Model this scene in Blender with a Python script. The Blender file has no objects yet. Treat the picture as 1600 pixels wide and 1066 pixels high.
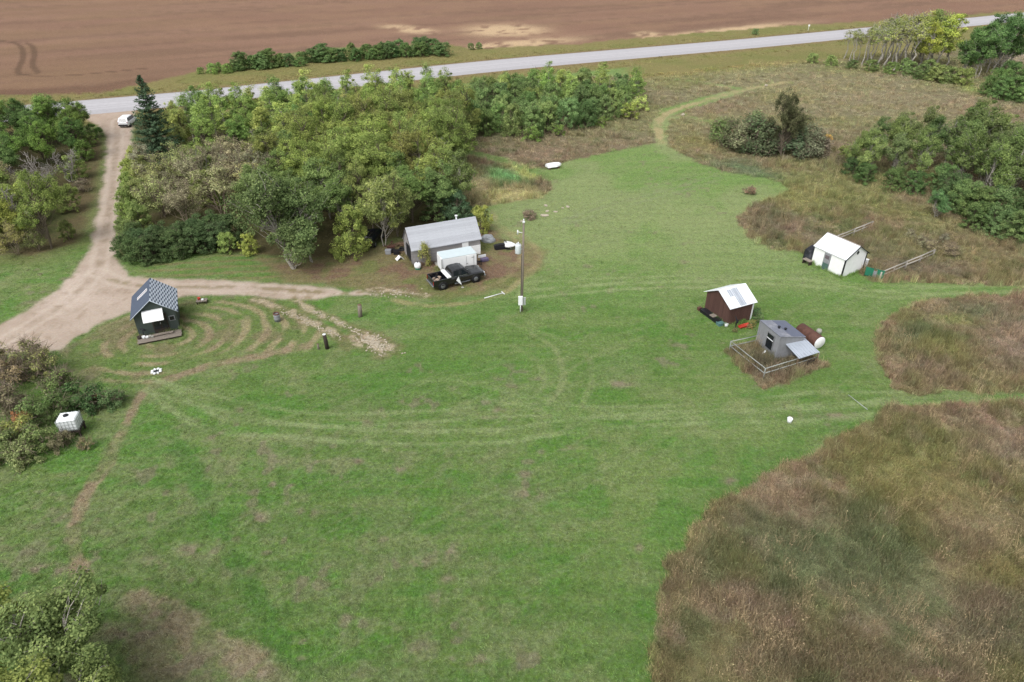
import bpy, math, random
import numpy as np
from mathutils import Vector, Matrix

# ------------------------------------------------------------------ camera
SC = bpy.context.scene
COL = SC.collection
F, HC, TH = 1067.0, 33.0, math.radians(32.5)
cam = bpy.data.cameras.new('camera')
cam.sensor_width = 36.0
cam.lens = 36.0 * F / 1600.0
cam.clip_start, cam.clip_end = 0.5, 20000.0
cam_o = bpy.data.objects.new('camera', cam)
COL.objects.link(cam_o)
cam_o.location = (0, 0, HC)
cam_o.rotation_euler = (math.radians(90) - TH, 0, 0)
SC.camera = cam_o
# ------------------------------------------------------------------ sky, sun, exposure (overcast)
SUN_EL, SUN_AZ = math.radians(52), math.radians(215)      # azimuth clockwise from +Y
W = bpy.data.worlds.new('World'); SC.world = W; W.use_nodes = True
wn, wl = W.node_tree.nodes, W.node_tree.links
wn.clear()
sky = wn.new('ShaderNodeTexSky'); sky.sky_type = 'NISHITA'; sky.sun_disc = False
sky.sun_elevation = SUN_EL; sky.sun_rotation = SUN_AZ
sky.air_density = 1.0; sky.dust_density = 4.0; sky.ozone_density = 1.0
hs = wn.new('ShaderNodeHueSaturation'); hs.inputs['Saturation'].default_value = 0.12
bg = wn.new('ShaderNodeBackground'); bg.inputs['Strength'].default_value = 0.15
wo = wn.new('ShaderNodeOutputWorld')
wl.new(sky.outputs[0], hs.inputs['Color']); wl.new(hs.outputs[0], bg.inputs['Color']); wl.new(bg.outputs[0], wo.inputs['Surface'])
sun = bpy.data.lights.new('sun', 'SUN'); sun.energy = 0.95; sun.angle = math.radians(34); sun.color = (1.0, 0.965, 0.92)
sun_o = bpy.data.objects.new('sun', sun); COL.objects.link(sun_o)
sd = Vector((math.sin(SUN_AZ) * math.cos(SUN_EL), math.cos(SUN_AZ) * math.cos(SUN_EL), math.sin(SUN_EL)))
sun_o.rotation_euler = (-sd).to_track_quat('-Z', 'Y').to_euler()
sun_o.location = (0, 0, 80)
SC.view_settings.view_transform = 'Standard'; SC.view_settings.look = 'None'
SC.view_settings.exposure = 0.6; SC.view_settings.gamma = 1.0
SC.view_settings.use_curve_mapping = False
SC.cycles.use_denoising = True
try:
    SC.cycles.denoiser = 'OPENIMAGEDENOISE'
    SC.cycles.denoising_prefilter = 'NONE'
except Exception:
    pass
SC.cycles.max_bounces = 5; SC.cycles.diffuse_bounces = 2; SC.cycles.transmission_bounces = 4
SC.cycles.sample_clamp_indirect = 4.0
SC.render.film_transparent = False
KEXP = 1.26            # picture value of a flat surface divided by its albedo, used to turn seen colours into base colours

random.seed(7); RNG = np.random.default_rng(11)
ST, CT = math.sin(TH), math.cos(TH)

# ------------------------------------------------------------------ projection helpers
def G(px, py, z=0.0):
    u = (px - 800) / F; v = (py - 533) / F
    t = (z - HC) / (-ST - v * CT)
    return u * t, (CT - v * ST) * t
def Pn(x, y, z=0.0):
    dz = z - HC
    dep = np.maximum(y * CT - dz * ST, 0.5)
    return 800 + F * x / dep, 533 - F * (y * ST + dz * CT) / dep
def GV(px, py, z=0.0):
    x, y = G(px, py); return Vector((x, y, z))
def lin(c, k=1.0):
    a = np.asarray(c, float) / 255.0
    return np.where(a <= 0.04045, a / 12.92, ((a + 0.055) / 1.055) ** 2.4) * k
def lc(c, k=None):
    k = (1.0 / KEXP) if k is None else k
    r = lin(c, k); return (float(min(r[0], .9)), float(min(r[1], .9)), float(min(r[2], .9)), 1.0)

# ------------------------------------------------------------------ numpy noise
def _h(ix, iy, s):
    n = (ix.astype(np.int64) * 374761393 + iy.astype(np.int64) * 668265263 + s * 1442695041) & 0xffffffff
    n = ((n ^ (n >> 13)) * 1274126177) & 0xffffffff
    return ((n ^ (n >> 16)) & 0xffff) / 65535.0
def vn(x, y, s=0):
    x = np.asarray(x, float); y = np.asarray(y, float)
    ix = np.floor(x); iy = np.floor(y); fx = x - ix; fy = y - iy
    fx = fx * fx * (3 - 2 * fx); fy = fy * fy * (3 - 2 * fy)
    a = _h(ix, iy, s); b = _h(ix + 1, iy, s); c = _h(ix, iy + 1, s); d = _h(ix + 1, iy + 1, s)
    return (a + (b - a) * fx) * (1 - fy) + (c + (d - c) * fx) * fy
def fbm(x, y, s=0, o=4):
    r = 0; w = 0.5; t = 0
    for k in range(o):
        r = r + w * vn(x * 2 ** k + 17.3 * k, y * 2 ** k - 9.1 * k, s + k); t += w; w *= 0.55
    return r / t
def sst(a, b, x):
    t = np.clip((x - a) / (b - a), 0, 1); return t * t * (3 - 2 * t)
def poly_sd(x, y, pts, pad=9.0):
    """signed distance in metres to a ground polygon (negative inside; far outside just a large number)"""
    P_ = np.array(pts); n = len(P_); lo = P_.min(0) - pad; hi = P_.max(0) + pad
    out = np.full(x.shape, 1e3)
    k = np.nonzero((x > lo[0]) & (x < hi[0]) & (y > lo[1]) & (y < hi[1]))[0]
    if not len(k): return out
    x = x[k]; y = y[k]; d = np.full(x.shape, 1e9); ins = np.zeros(x.shape, bool)
    for i in range(n):
        a = P_[i]; b = P_[(i + 1) % n]; e = b - a
        wx = x - a[0]; wy = y - a[1]
        t = np.clip((wx * e[0] + wy * e[1]) / max(e @ e, 1e-9), 0, 1)
        d = np.minimum(d, (wx - t * e[0]) ** 2 + (wy - t * e[1]) ** 2)
        if abs(e[1]) > 1e-12:
            ins ^= ((a[1] <= y) != (b[1] <= y)) & (x < a[0] + (y - a[1]) * e[0] / e[1])
    d = np.sqrt(d); out[k] = np.where(ins, -d, d); return out
def line_d(x, y, pts, pad=4.0):
    out = np.full(x.shape, 1e6)
    for a, b in zip(pts[:-1], pts[1:]):
        a = np.array(a); b = np.array(b); e = b - a; lo = np.minimum(a, b) - pad; hi = np.maximum(a, b) + pad
        k = np.nonzero((x > lo[0]) & (x < hi[0]) & (y > lo[1]) & (y < hi[1]))[0]
        if not len(k): continue
        wx = x[k] - a[0]; wy = y[k] - a[1]
        t = np.clip((wx * e[0] + wy * e[1]) / max(e @ e, 1e-9), 0, 1)
        out[k] = np.minimum(out[k], np.hypot(wx - t * e[0], wy - t * e[1]))
    return out
def GP(pts): return [G(*p) for p in pts]
def spl(pts, n=8):
    """Catmull-Rom through ground points"""
    p = [np.array(q, float) for q in pts]; p = [2 * p[0] - p[1]] + p + [2 * p[-1] - p[-2]]; o = []
    for i in range(1, len(p) - 2):
        for k in range(n):
            t = k / n
            o.append(tuple(0.5 * (2 * p[i] + (p[i + 1] - p[i - 1]) * t + (2 * p[i - 1] - 5 * p[i] + 4 * p[i + 1] - p[i + 2]) * t * t
                     + (3 * p[i] - p[i - 1] - 3 * p[i + 1] + p[i + 2]) * t ** 3)))
    o.append(tuple(p[-2])); return o

# ------------------------------------------------------------------ ground layout (outlines read off the picture, laid on the ground plane)
ROAD_C = spl([(-420, -30), (-200, 86), (-77, 139.5), (-54, 151), (0, 180.2), (74, 213.3), (182, 266.6), (420, 384), (900, 620)], 6)
DRIVE = GP([(118, 172), (150, 192), (165, 215), (167, 240), (161, 290), (151, 340), (140, 385), (120, 425), (90, 455), (50, 480), (20, 497), (0, 507), (-120, 552),
            (-160, 660), (-20, 556), (60, 547), (95, 546), (112, 530), (150, 508), (200, 487), (240, 475), (282, 464), (330, 461), (400, 464), (450, 467), (500, 466), (540, 462),
            (590, 463), (590, 459), (540, 455), (480, 449), (400, 441), (330, 438), (280, 437), (235, 435), (205, 430), (186, 415), (180, 395), (182, 350), (188, 300), (193, 260),
            (205, 225), (208, 190), (212, 163)])
TALL = [GP(p) for p in (
    [(1022, 1200), (1023, 1050), (1026, 990), (1036, 930), (1052, 870), (1085, 822), (1120, 792), (1200, 745), (1290, 705), (1345, 674), (1385, 643), (1402, 636), (1600, 630), (1900, 622), (2200, 1300), (1022, 1300)],
    [(1370, 540), (1373, 520), (1386, 495), (1420, 480), (1470, 467), (1520, 462), (1600, 460), (1900, 455), (1900, 600), (1600, 611), (1500, 614), (1420, 615), (1397, 602), (1378, 572)],
    [(1040, 226), (1060, 238), (1100, 258), (1145, 270), (1190, 278), (1222, 286), (1232, 296), (1222, 304), (1180, 318), (1161, 335), (1158, 352), (1175, 372), (1205, 388), (1245, 390),
     (1290, 405), (1345, 428), (1382, 441), (1480, 441), (1520, 446), (1600, 448), (1900, 452), (1900, 20), (1600, 52), (1300, 92), (1005, 116), (1165, 138), (1160, 146), (1085, 168), (1050, 182), (1042, 196)],
    [(700, 222), (722, 228), (742, 236), (790, 247), (825, 262), (850, 263), (880, 252), (950, 239), (1026, 223), (1018, 202), (1022, 184), (1038, 170), (1080, 156), (1150, 139), (1005, 116), (900, 122), (780, 140), (720, 160)],
    [(700, 238), (740, 246), (790, 256), (830, 271), (858, 285), (868, 297), (846, 309), (800, 317), (760, 322), (735, 322), (712, 300)],
    [(1134, 548), (1190, 603), (1240, 594), (1288, 570), (1262, 552), (1180, 532)])]
TRACK_UP = GP([(1043, 186), (1070, 179), (1100, 188), (1122, 196)])
FIELD = GP([(-900, 195), (-300, 168), (0, 149), (150, 144), (215, 133), (290, 118), (340, 103), (420, 88), (520, 76), (690, 68), (740, 77), (900, 69), (1030, 57), (1230, 40), (1310, 36), (1600, 15), (2600, -60), (2600, -140), (-900, -140)])
GROVE = GP([(196, 402), (186, 395), (188, 330), (195, 280), (207, 225), (214, 185), (400, 168), (560, 158), (700, 150), (850, 130), (1000, 140), (995, 178), (820, 218), (718, 222), (715, 290), (752, 350), (640, 368), (560, 392), (480, 405), (390, 395)])
GROVE_L = GP([(-300, 420), (0, 400), (45, 402), (125, 380), (150, 300), (160, 215), (100, 186), (-200, 200)])
CABIN_LAWN = GP([(100, 550), (150, 512), (215, 488), (300, 468), (430, 470), (470, 490), (500, 525), (480, 545), (330, 578), (230, 603), (115, 590)])
BARN_DIRT = GP([(400, 400), (470, 408), (560, 392), (640, 372), (760, 350), (800, 372), (845, 395), (840, 420), (790, 452), (700, 462), (600, 455), (480, 440), (400, 420)])

def road_d(x, y): return line_d(x, y, ROAD_C, 60.0)
def hgt(x, y):
    x = np.asarray(x, float); y = np.asarray(y, float)
    z = 0.22 * (fbm(x / 17, y / 17, 3, 3) - 0.5) + 0.05 * (fbm(x / 2.1, y / 2.1, 9, 2) - 0.5)
    r = road_d(x, y)
    z = z - 0.55 * np.exp(-((r - 11.5) / 3.2) ** 2) * (0.6 + 0.4 * vn(x / 20, y / 20, 5))
    z = np.where(r < 8.5, z * sst(6.5, 8.5, r) - 0.12 * (1 - sst(6.5, 8.5, r)), z)
    return z
def hz(x, y): return float(hgt(np.array([x]), np.array([y]))[0])

def mixc(c, m, col, jit=None):
    m = m[:, None]; return c * (1 - m) + np.asarray(lin(col)) * m
BLOBS = [  # px, py, rx, ry, tilt deg, colour, strength: stands of different plants in the tall growth and bare patches in the lawn
    (1300, 872, 170, 62, 18, (96, 106, 68), .85), (1420, 915, 90, 60, 25, (100, 108, 68), .7), (1105, 880, 50, 40, 0, (98, 104, 66), .6), (1445, 765, 130, 60, 35, (122, 116, 60), .85), (1350, 690, 70, 25, -20, (120, 114, 62), .5),
    (1490, 710, 70, 30, 10, (118, 116, 62), .8), (1560, 900, 80, 40, 15, (118, 112, 58), .8), (1560, 700, 60, 40, 20, (136, 116, 96), .7), (1170, 950, 110, 30, 15, (134, 112, 88), .75), (1250, 1030, 160, 40, 0, (112, 100, 72), .7), (1500, 830, 60, 40, 40, (132, 112, 88), .6), (1600, 1000, 130, 60, 0, (104, 100, 74), .6),
    (1480, 545, 70, 26, 22, (120, 116, 62), .9), (1430, 520, 36, 14, 0, (88, 100, 66), .8), (1540, 490, 60, 14, 12, (96, 104, 72), .8), (1490, 500, 40, 10, 10, (118, 124, 62), .8), (1440, 580, 60, 20, 10, (128, 108, 86), .7), (1590, 540, 50, 40, 10, (138, 116, 98), .7),
    (1250, 300, 70, 26, 15, (130, 126, 66), .8), (1330, 265, 60, 16, 10, (118, 112, 80), .8), (1180, 268, 70, 12, 12, (98, 116, 78), .9), (1330, 290, 90, 30, 10, (124, 124, 68), .8), (1200, 350, 40, 22, 0, (112, 102, 76), .9), (1430, 340, 90, 20, 15, (122, 120, 66), .8), (1400, 390, 80, 24, 10, (116, 108, 74), .7), (1540, 400, 90, 26, 8, (122, 112, 72), .8), (1450, 420, 70, 10, 5, (112, 100, 78), .8), (1300, 375, 50, 12, 30, (98, 98, 70), .6),
    (790, 277, 36, 13, 8, (98, 146, 80), 1), (800, 306, 66, 12, -4, (172, 162, 100), 1), (825, 269, 32, 9, 22, (160, 164, 86), 1), (735, 290, 30, 38, 0, (160, 148, 102), .95), (1210, 572, 60, 36, 0, (104, 98, 74), .85), (848, 288, 14, 12, 0, (112, 98, 78), .8),
    (830, 240, 120, 10, -6, (138, 118, 92), .8), (1150, 110, 140, 10, -5, (136, 132, 84), .7), (1400, 160, 160, 24, 4, (138, 126, 94), .8), (1250, 130, 130, 14, 0, (140, 130, 92), .7), (1510, 140, 26, 7, 20, (128, 136, 62), .95), (1560, 180, 90, 16, 8, (140, 118, 92), .8), (1130, 170, 70, 12, 0, (138, 120, 92), .8), (1060, 130, 60, 10, 0, (128, 126, 72), .7), (1090, 225, 50, 14, 10, (132, 124, 72), .8), (1610, 82, 46, 16, 0, (158, 138, 122), .95),
]
RUTS = [  # polyline, half width m, colour, strength
    ([(480, 541), (400, 558), (330, 572), (270, 592), (235, 606), (214, 628), (200, 655), (182, 690), (165, 728), (140, 765), (122, 800), (117, 845), (124, 895)], .55, (142, 128, 102), .95),
    ([(245, 606), (330, 660), (450, 672), (600, 682), (760, 682), (900, 664), (1080, 652), (1250, 648), (1400, 634), (1600, 622), (1800, 612)], .5, (132, 148, 98), .66),
    ([(230, 600), (330, 628), (480, 655), (640, 652), (800, 640), (960, 645), (1120, 640), (1280, 622), (1400, 622), (1600, 613)], .42, (130, 146, 96), .6),
    ([(700, 600), (850, 632), (1000, 662), (1150, 662), (1390, 640)], .42, (126, 142, 92), .4),
    ([(640, 612), (760, 590), (860, 630), (960, 660)], .4, (124, 138, 92), .35),
    ([(830, 520), (866, 545), (880, 585), (868, 620), (838, 640)], .35, (136, 144, 100), .5), ([(800, 540), (838, 562), (850, 590), (838, 615), (805, 628)], .35, (136, 144, 100), .4), ([(780, 500), (900, 540), (925, 590), (905, 640)], .35, (134, 142, 98), .35),
    ([(822, 460), (960, 448), (1080, 444), (1200, 438), (1300, 448), (1380, 460), (1480, 454), (1700, 452)], .5, (138, 152, 102), .65), ([(822, 446), (960, 440), (1100, 436), (1250, 440), (1400, 452), (1600, 450)], .45, (136, 150, 100), .55),
    ([(700, 700), (900, 560), (1000, 520)], .4, (128, 140, 92), .25), ([(890, 345), (980, 318), (1060, 296), (1120, 278)], .6, (128, 138, 100), .55), ([(905, 330), (1000, 300), (1110, 272)], .5, (128, 138, 98), .45),
    ([(785, 358), (815, 372), (838, 388), (844, 402), (835, 420), (812, 440), (785, 458), (735, 472), (670, 478), (615, 470)], .45, (150, 140, 100), .7), ([(770, 352), (800, 372), (815, 392), (806, 418), (780, 440), (730, 458)], .4, (146, 134, 98), .6), ([(770, 330), (778, 350), (800, 360), (825, 372)], .35, (150, 140, 100), .6),
    ([(1034, 224), (1028, 200), (1032, 186), (1048, 174), (1085, 162), (1160, 141), (1230, 128)], 1.0, (160, 150, 108), 1.5), ([(1046, 186), (1070, 180), (1100, 188), (1125, 197)], .6, (146, 140, 98), 1.0),
    ([(715, 229), (745, 240), (800, 254), (838, 268), (860, 280)], .9, (104, 124, 68), .8),
    ([(1400, 622), (1500, 618), (1620, 612), (1800, 604)], .8, (112, 128, 78), .6),
    ([(1030, 100), (1120, 94), (1200, 88), (1290, 80)], 1.6, (98, 128, 76), .8),
    ([(270, 690), (300, 730), (325, 790), (350, 840), (385, 905), (425, 990), (450, 1060)], .75, (76, 118, 48), .65), ([(300, 640), (345, 668), (420, 672)], .5, (88, 136, 52), .5),
    ([(205, 940), (250, 958), (290, 985), (330, 1012), (400, 1040), (440, 1062)], 1.0, (148, 134, 110), .8), ([(230, 985), (250, 1020), (300, 1045), (350, 1066)], 1.1, (146, 136, 108), .4), ([(215, 1010), (235, 1050), (260, 1090)], 1.0, (140, 130, 102), .35),
    ([(640, 560), (720, 580), (840, 600)], .6, (86, 124, 52), .4), ([(560, 500), (700, 505), (760, 495), (800, 488)], .7, (88, 128, 56), .5), ([(430, 560), (560, 590), (620, 610)], .6, (90, 124, 58), .3),
]
SPOTS = [(690, 862, 26, 14), (688, 935, 18, 8), (830, 770, 22, 9), (622, 730, 12, 8), (655, 880, 18, 10), (560, 795, 12, 8), (432, 727, 10, 5), (452, 757, 8, 4), (425, 757, 8, 5), (820, 740, 10, 6), (1142, 752, 12, 6), (1118, 762, 9, 4), (998, 856, 6, 6), (560, 720, 9, 5), (480, 800, 16, 8),
         (400, 810, 20, 12), (380, 890, 24, 10), (700, 905, 10, 6), (780, 640, 10, 5), (640, 1010, 30, 8), (520, 840, 18, 8), (300, 860, 26, 10), (240, 880, 20, 10), (210, 990, 60, 16), (300, 1040, 80, 26), (390, 1050, 40, 16), (235, 960, 30, 9), (70, 890, 50, 10), (970, 600, 24, 5), (885, 700, 10, 5), (1310, 650, 40, 5)]
def blob(px, py, b):
    a = math.radians(b[4]); dx = px - b[0]; dy = py - b[1]
    u = (dx * math.cos(a) + dy * math.sin(a)) / b[2]; v = (-dx * math.sin(a) + dy * math.cos(a)) / b[3]
    return np.exp(-(u * u + v * v) ** 1.3)

def zones(x, y):
    """masks at ground points, all 0..1"""
    n1 = fbm(x / 1.3, y / 1.3, 21, 3) - .5; n2 = fbm(x / 5, y / 5, 31, 3) - .5
    tall = np.full(x.shape, 1e9)
    for p in TALL: tall = np.minimum(tall, poly_sd(x, y, p))
    tall = tall + n1 * 1.1 + n2 * .8 + (fbm(x / .5, y / .5, 33, 2) - .5) * .7
    for ln, w in ((RUTS[16][0], 1.0), (RUTS[17][0], .7)):
        tall = np.maximum(tall, w - line_d(x, y, GP(ln)) + n1 * .4)
    r = road_d(x, y)
    tall = np.where(r < 13, np.maximum(tall, 13 - r), tall)
    drive = poly_sd(x, y, DRIVE) + n1 * .9 + n2 * .5
    field = poly_sd(x, y, FIELD) + n1 * 1.2 + n2 * 2.5
    grove = np.minimum(poly_sd(x, y, GROVE), poly_sd(x, y, GROVE_L)) + n1 * 1.0 + n2 * 2.0
    return dict(tall=tall, drive=drive, field=field, grove=grove, road=r)
def ground_colour(x, y, Z=None):
    x = np.asarray(x, float); y = np.asarray(y, float)
    Z = Z or zones(x, y); px, py = Pn(x, y)
    nA = fbm(x / 9, y / 9, 41, 4); nB = fbm(x / 2.2, y / 2.2, 51, 4); nC = fbm(x / .7, y / .7, 61, 3); nD = fbm(x / 26, y / 26, 71, 3)
    # mown lawn: fresh green, olive, dry
    c = np.tile(np.asarray(lin((98, 124, 62))), (x.size, 1))
    c = mixc(c, sst(.42, .68, nA) * .75, (112, 132, 74)); c = mixc(c, sst(.52, .72, nB) * .6, (126, 134, 90)); c = mixc(c, sst(.52, .75, fbm(x / 3.4, y / 3.4, 81, 3)) * .55, (84, 118, 52))
    near = sst(560, 760, py) * sst(1050, 700, px)
    c = mixc(c, near * sst(.46, .64, fbm(x / 3.0, y / 2.2, 91, 4)) * .7, (118, 127, 86)); c = mixc(c, near * sst(.58, .72, fbm(x / 1.5, y / 1.2, 95, 3)) * .65, (136, 131, 104))
    c = mixc(c, near * .3, (92, 119, 62)); c = mixc(c, sst(.50, .66, fbm(x / 2.6, y / 2.0, 93, 4)) * .6, (80, 126, 46)); c = mixc(c, sst(.5, .7, nD) * .35, (90, 124, 56))
    farl = sst(520, 330, py) * sst(700, 800, px)
    c = mixc(c, farl * .7, (120, 148, 80)); c = mixc(c, farl * sst(.42, .62, fbm(x / 9, y / 14, 98, 4)) * .75, (136, 148, 98))
    sk = fbm(x / 9 + .06 * y, y / .55, 99, 3); c = mixc(c, sst(.52, .72, sk) * .26, (126, 138, 88)); c = mixc(c, sst(.48, .30, sk) * .16, (76, 110, 50))
    sk2 = fbm((x * .8 + y * .6) / 7, (y * .8 - x * .6) / .5, 97, 3); c = mixc(c, sst(.55, .72, sk2) * .3, (122, 132, 90))
    # dark fresh strip beside the tall growth on the near right
    edge = np.exp(-np.maximum(Z['tall'], 0) / 2.2) * sst(0, .4, Z['tall']) * sst(600, 680, py)
    c = mixc(c, edge * .45, (82, 122, 54))
    for s in SPOTS:
        m = np.exp(-(((px - s[0]) / s[2]) ** 2 + ((py - s[1]) / s[3]) ** 2)) * sst(.30, .62, nC + .25 * (nB - .5))
        c = mixc(c, np.clip(m * 1.0, 0, .8), (134, 122, 104) if s[2] > 5 else (150, 112, 96))
    c = mixc(c, sst(.70, .80, fbm(x / 1.0, y / 1.0, 131, 2)) * sst(.5, .62, fbm(x / 7, y / 7, 133, 2)) * .55, (128, 118, 100))
    # mower rings round the cabin
    cl = sst(.8, -.8, poly_sd(x, y, CABIN_LAWN) + (nB - .5) * 2)
    cx, cy = G(262, 528); rad = np.hypot((x - cx) * .82, y - cy) + .9 * (fbm(x / 3, y / 3, 101, 2) - .5)
    ring = .5 + .5 * np.sin(rad * 2 * math.pi / 1.35)
    c = mixc(c, cl * .5, (104, 118, 66)); c = mixc(c, cl * sst(.35, .85, ring) * sst(.36, .60, fbm(x / 2.2, y / 2.2, 103, 3)) * .8, (152, 140, 108)); c = mixc(c, cl * sst(.5, .7, nB) * .5, (128, 112, 90))
    bd = sst(1.2, -1.2, poly_sd(x, y, BARN_DIRT) + (nB - .5) * 3.5 + (nA - .5) * 3)
    c = mixc(c, bd * .78, (124, 110, 80)); c = mixc(c, bd * sst(.38, .58, nB) * .85, (120, 96, 80)); c = mixc(c, bd * sst(.55, .68, fbm(x / 3, y / 3, 111, 3)) * .7, (104, 118, 62))
    # strip between drive and hedge, striped by the mower
    st = sst(.8, -.6, poly_sd(x, y, GP([(205, 420), (300, 405), (400, 392), (560, 400), (560, 448), (430, 440), (280, 434)])))
    c = mixc(c, st * sst(.5, .9, .5 + .5 * np.sin((y - .12 * x + .6 * nB) * 4.2)) * .7, (128, 118, 82))
    for ln, w, col, s in RUTS:
        d = line_d(x, y, spl(GP(ln), 5)); tw = col[1] > col[0] + 8 and .3 < w <= .6 and col[0] > 115
        if tw: d = np.abs(d - .72); w = w * .62
        d = d + (nC - .5) * .8 * w + (nB - .5) * .9 * w
        c = mixc(c, np.clip(sst(w * 1.15, w * .45, d) * s, 0, 1) * (.35 + .65 * sst(.32, .58, fbm(x / 1.8, y / 1.8, 121, 3))), col)
    ll = (c @ np.array([.3, .6, .1]))[:, None]; c = (ll + (c - ll) * .92) * np.array([1.11, 1.09, 1.10])
    # woodland floor
    g = sst(.8, -.8, Z['grove'])
    c = mixc(c, g * .9, (84, 74, 54)); c = mixc(c, g * sst(.5, .7, nB) * .6, (72, 84, 46))
    lf = sst(4.5, 0, np.abs(poly_sd(x, y, GROVE_L)) + (nB - .5) * 3)
    c = mixc(c, lf * .4, (118, 102, 78))
    # tall dry growth
    t = sst(.35, -.25, Z['tall'])
    tc = np.tile(np.asarray(lin((122, 108, 78))), (x.size, 1))
    tc = mixc(tc, sst(.4, .65, fbm(x / 6, y / 6, 141, 4)) * .9, (112, 110, 62)); tc = mixc(tc, sst(.5, .68, fbm(x / 3.5, y / 3.5, 143, 4)) * .85, (132, 108, 86)); tc = mixc(tc, sst(.56, .7, fbm(x / 2.4, y / 2.4, 145, 3)) * .8, (92, 100, 58)); tc = mixc(tc, sst(.6, .75, fbm(x / 1.4, y / 1.4, 147, 3)) * .6, (150, 134, 106))
    tc = mixc(tc, sst(260, 180, py) * .7, (136, 128, 92)); tc = mixc(tc, sst(230, 170, py) * sst(.45, .65, fbm(x / 14, y / 9, 149, 4)) * .7, (128, 126, 74))
    for b in BLOBS: tc = mixc(tc, np.clip(blob(px + (nA - .5) * b[2] * .9, py + (nB - .5) * b[3] * 1.3, b) * b[6], 0, 1), b[5])
    lum = (tc @ np.array([.3, .6, .1]))[:, None]; tc = (lum + (tc - lum) * .80) * .97 * np.array([.985, 1.0, 1.0])
    rim = np.exp(-np.maximum(-Z['tall'], 0) / .8)
    tc = mixc(tc, rim * .45 * sst(300, 400, py), (138, 116, 94))
    c = c * (1 - t[:, None]) + tc * t[:, None]
    # roadside verge
    r = Z['road']; v = sst(17, 14, r + (nA - .5) * 5); north = (y > np.interp(x, [q[0] for q in ROAD_C], [q[1] for q in ROAD_C])); v = np.maximum(v, np.where(north, sst(42, 34, r), sst(32, 26, r) * sst(960, 1000, px)))
    c = mixc(c, v * .9, (134, 124, 82)); c = mixc(c, v * sst(.45, .7, fbm(x / 8, y / 4, 151, 3)) * .55, (118, 124, 72)); c = mixc(c, v * sst(9.5, 7.0, r + (nB - .5) * 2) * .75, (134, 114, 88))
    # ploughed and combined field
    f = sst(.6, -.6, Z['field'])
    fx = x * .894 + y * .447; fy = -x * .447 + y * .894
    fc = np.tile(np.asarray(lin((137, 108, 91))), (x.size, 1))
    fc = mixc(fc, sst(.35, .7, fbm(fx / 60, fy / 9, 161, 4)) * .6, (146, 117, 99)); fc = mixc(fc, sst(.45, .7, fbm(fx / 40, fy / 4, 163, 4)) * .65, (120, 97, 81)); fc = mixc(fc, sst(.5, .7, fbm(fx / 18, fy / 6, 165, 3)) * .4, (148, 120, 96)); fc = mixc(fc, sst(400, 60, px) * .5 * sst(.3, .6, fbm(fx / 50, fy / 12, 169, 3)), (132, 108, 84))
    for bl in ((640, 46, 40, 5, 6), (790, 48, 60, 9, 0), (805, 70, 90, 6, -5), (1130, 50, 105, 6, -6), (1010, 55, 20, 5, 0)):
        fc = mixc(fc, np.clip(blob(px, py, bl) * 1.3 * sst(.25, .5, fbm(fx / 5, fy / 3, 167, 3)), 0, .9), (200, 174, 140))
    for ln in ([(0, 64), (22, 67), (34, 75), (36, 92), (28, 112), (45, 118), (120, 117), (230, 107)], [(40, 67), (50, 72), (54, 85), (51, 102), (60, 114)]):
        fc = mixc(fc, sst(1.1, .3, line_d(x, y, spl(GP(ln), 4))) * .65, (92, 74, 60))
    fc = mixc(fc, sst(5.5, 1.5, np.abs(Z['field'] + 2.5)) * sst(300, 150, px) * .6, (104, 80, 66))
    c = c * (1 - f[:, None]) + fc * f[:, None]
    # gravel drive
    d = sst(.45, -.35, Z['drive'])
    gc = np.tile(np.asarray(lin((182, 166, 152))), (x.size, 1))
    gc = mixc(gc, sst(.42, .66, nB) * .6, (168, 151, 136)); gc = mixc(gc, sst(.55, .7, nA) * .5, (198, 182, 170)); gc = mixc(gc, sst(.62, .72, nC) * .45, (150, 130, 112))
    gc = mixc(gc, sst(250, 180, py) * .5, (176, 156, 140)); gc = mixc(gc, sst(330, 520, px) * sst(.45, .6, nC) * .8, (140, 124, 96))
    dl = line_d(x, y, spl(GP([(182, 185), (183, 215), (180, 250), (175, 300), (167, 350), (160, 390), (150, 425), (115, 462), (60, 500), (-40, 560)]), 5)) + (nB - .5) * .5
    gc = mixc(gc, sst(.45, .1, np.abs(dl - .8)) * .5 * sst(.3, .55, nA + .2), (196, 182, 168)); gc = mixc(gc, sst(.5, .15, dl) * .45 * sst(.4, .6, nC), (150, 136, 116)); gc = mixc(gc, sst(.5, .2, np.abs(dl - 2.1)) * .3 * sst(.4, .6, nC), (152, 138, 118))
    dl = line_d(x, y, spl(GP([(150, 425), (185, 440), (240, 448), (330, 449), (420, 452), (520, 458)]), 5)) + (nB - .5) * .5
    gc = mixc(gc, sst(.4, .1, np.abs(dl - .75)) * .5, (194, 180, 166)); gc = mixc(gc, sst(.45, .15, dl) * .6 * sst(.38, .55, nC), (136, 126, 96))
    c = c * (1 - d[:, None]) + gc * d[:, None]
    for ln, w in (([(400, 469), (434, 481), (456, 489), (476, 501), (495, 507), (510, 515), (532, 528)], .55), ([(462, 469), (481, 482), (501, 492), (527, 503), (552, 513), (570, 522)], .5), ([(560, 536), (586, 538), (604, 546)], 1.2), ([(560, 522), (586, 530)], .8), ([(580, 452), (640, 458), (665, 462)], .6)):
        dd = line_d(x, y, GP(ln)) + (nC - .5) * 1.2 * w
        c = mixc(c, sst(w * 1.6, w * .9, dd) * .45, (126, 112, 86)); c = mixc(c, sst(w, w * .4, dd) * .7 * sst(.36, .56, fbm(x / .5, y / .5, 171, 2)), (188, 172, 150))
    return np.clip(c / KEXP, .01, .85)

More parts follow.
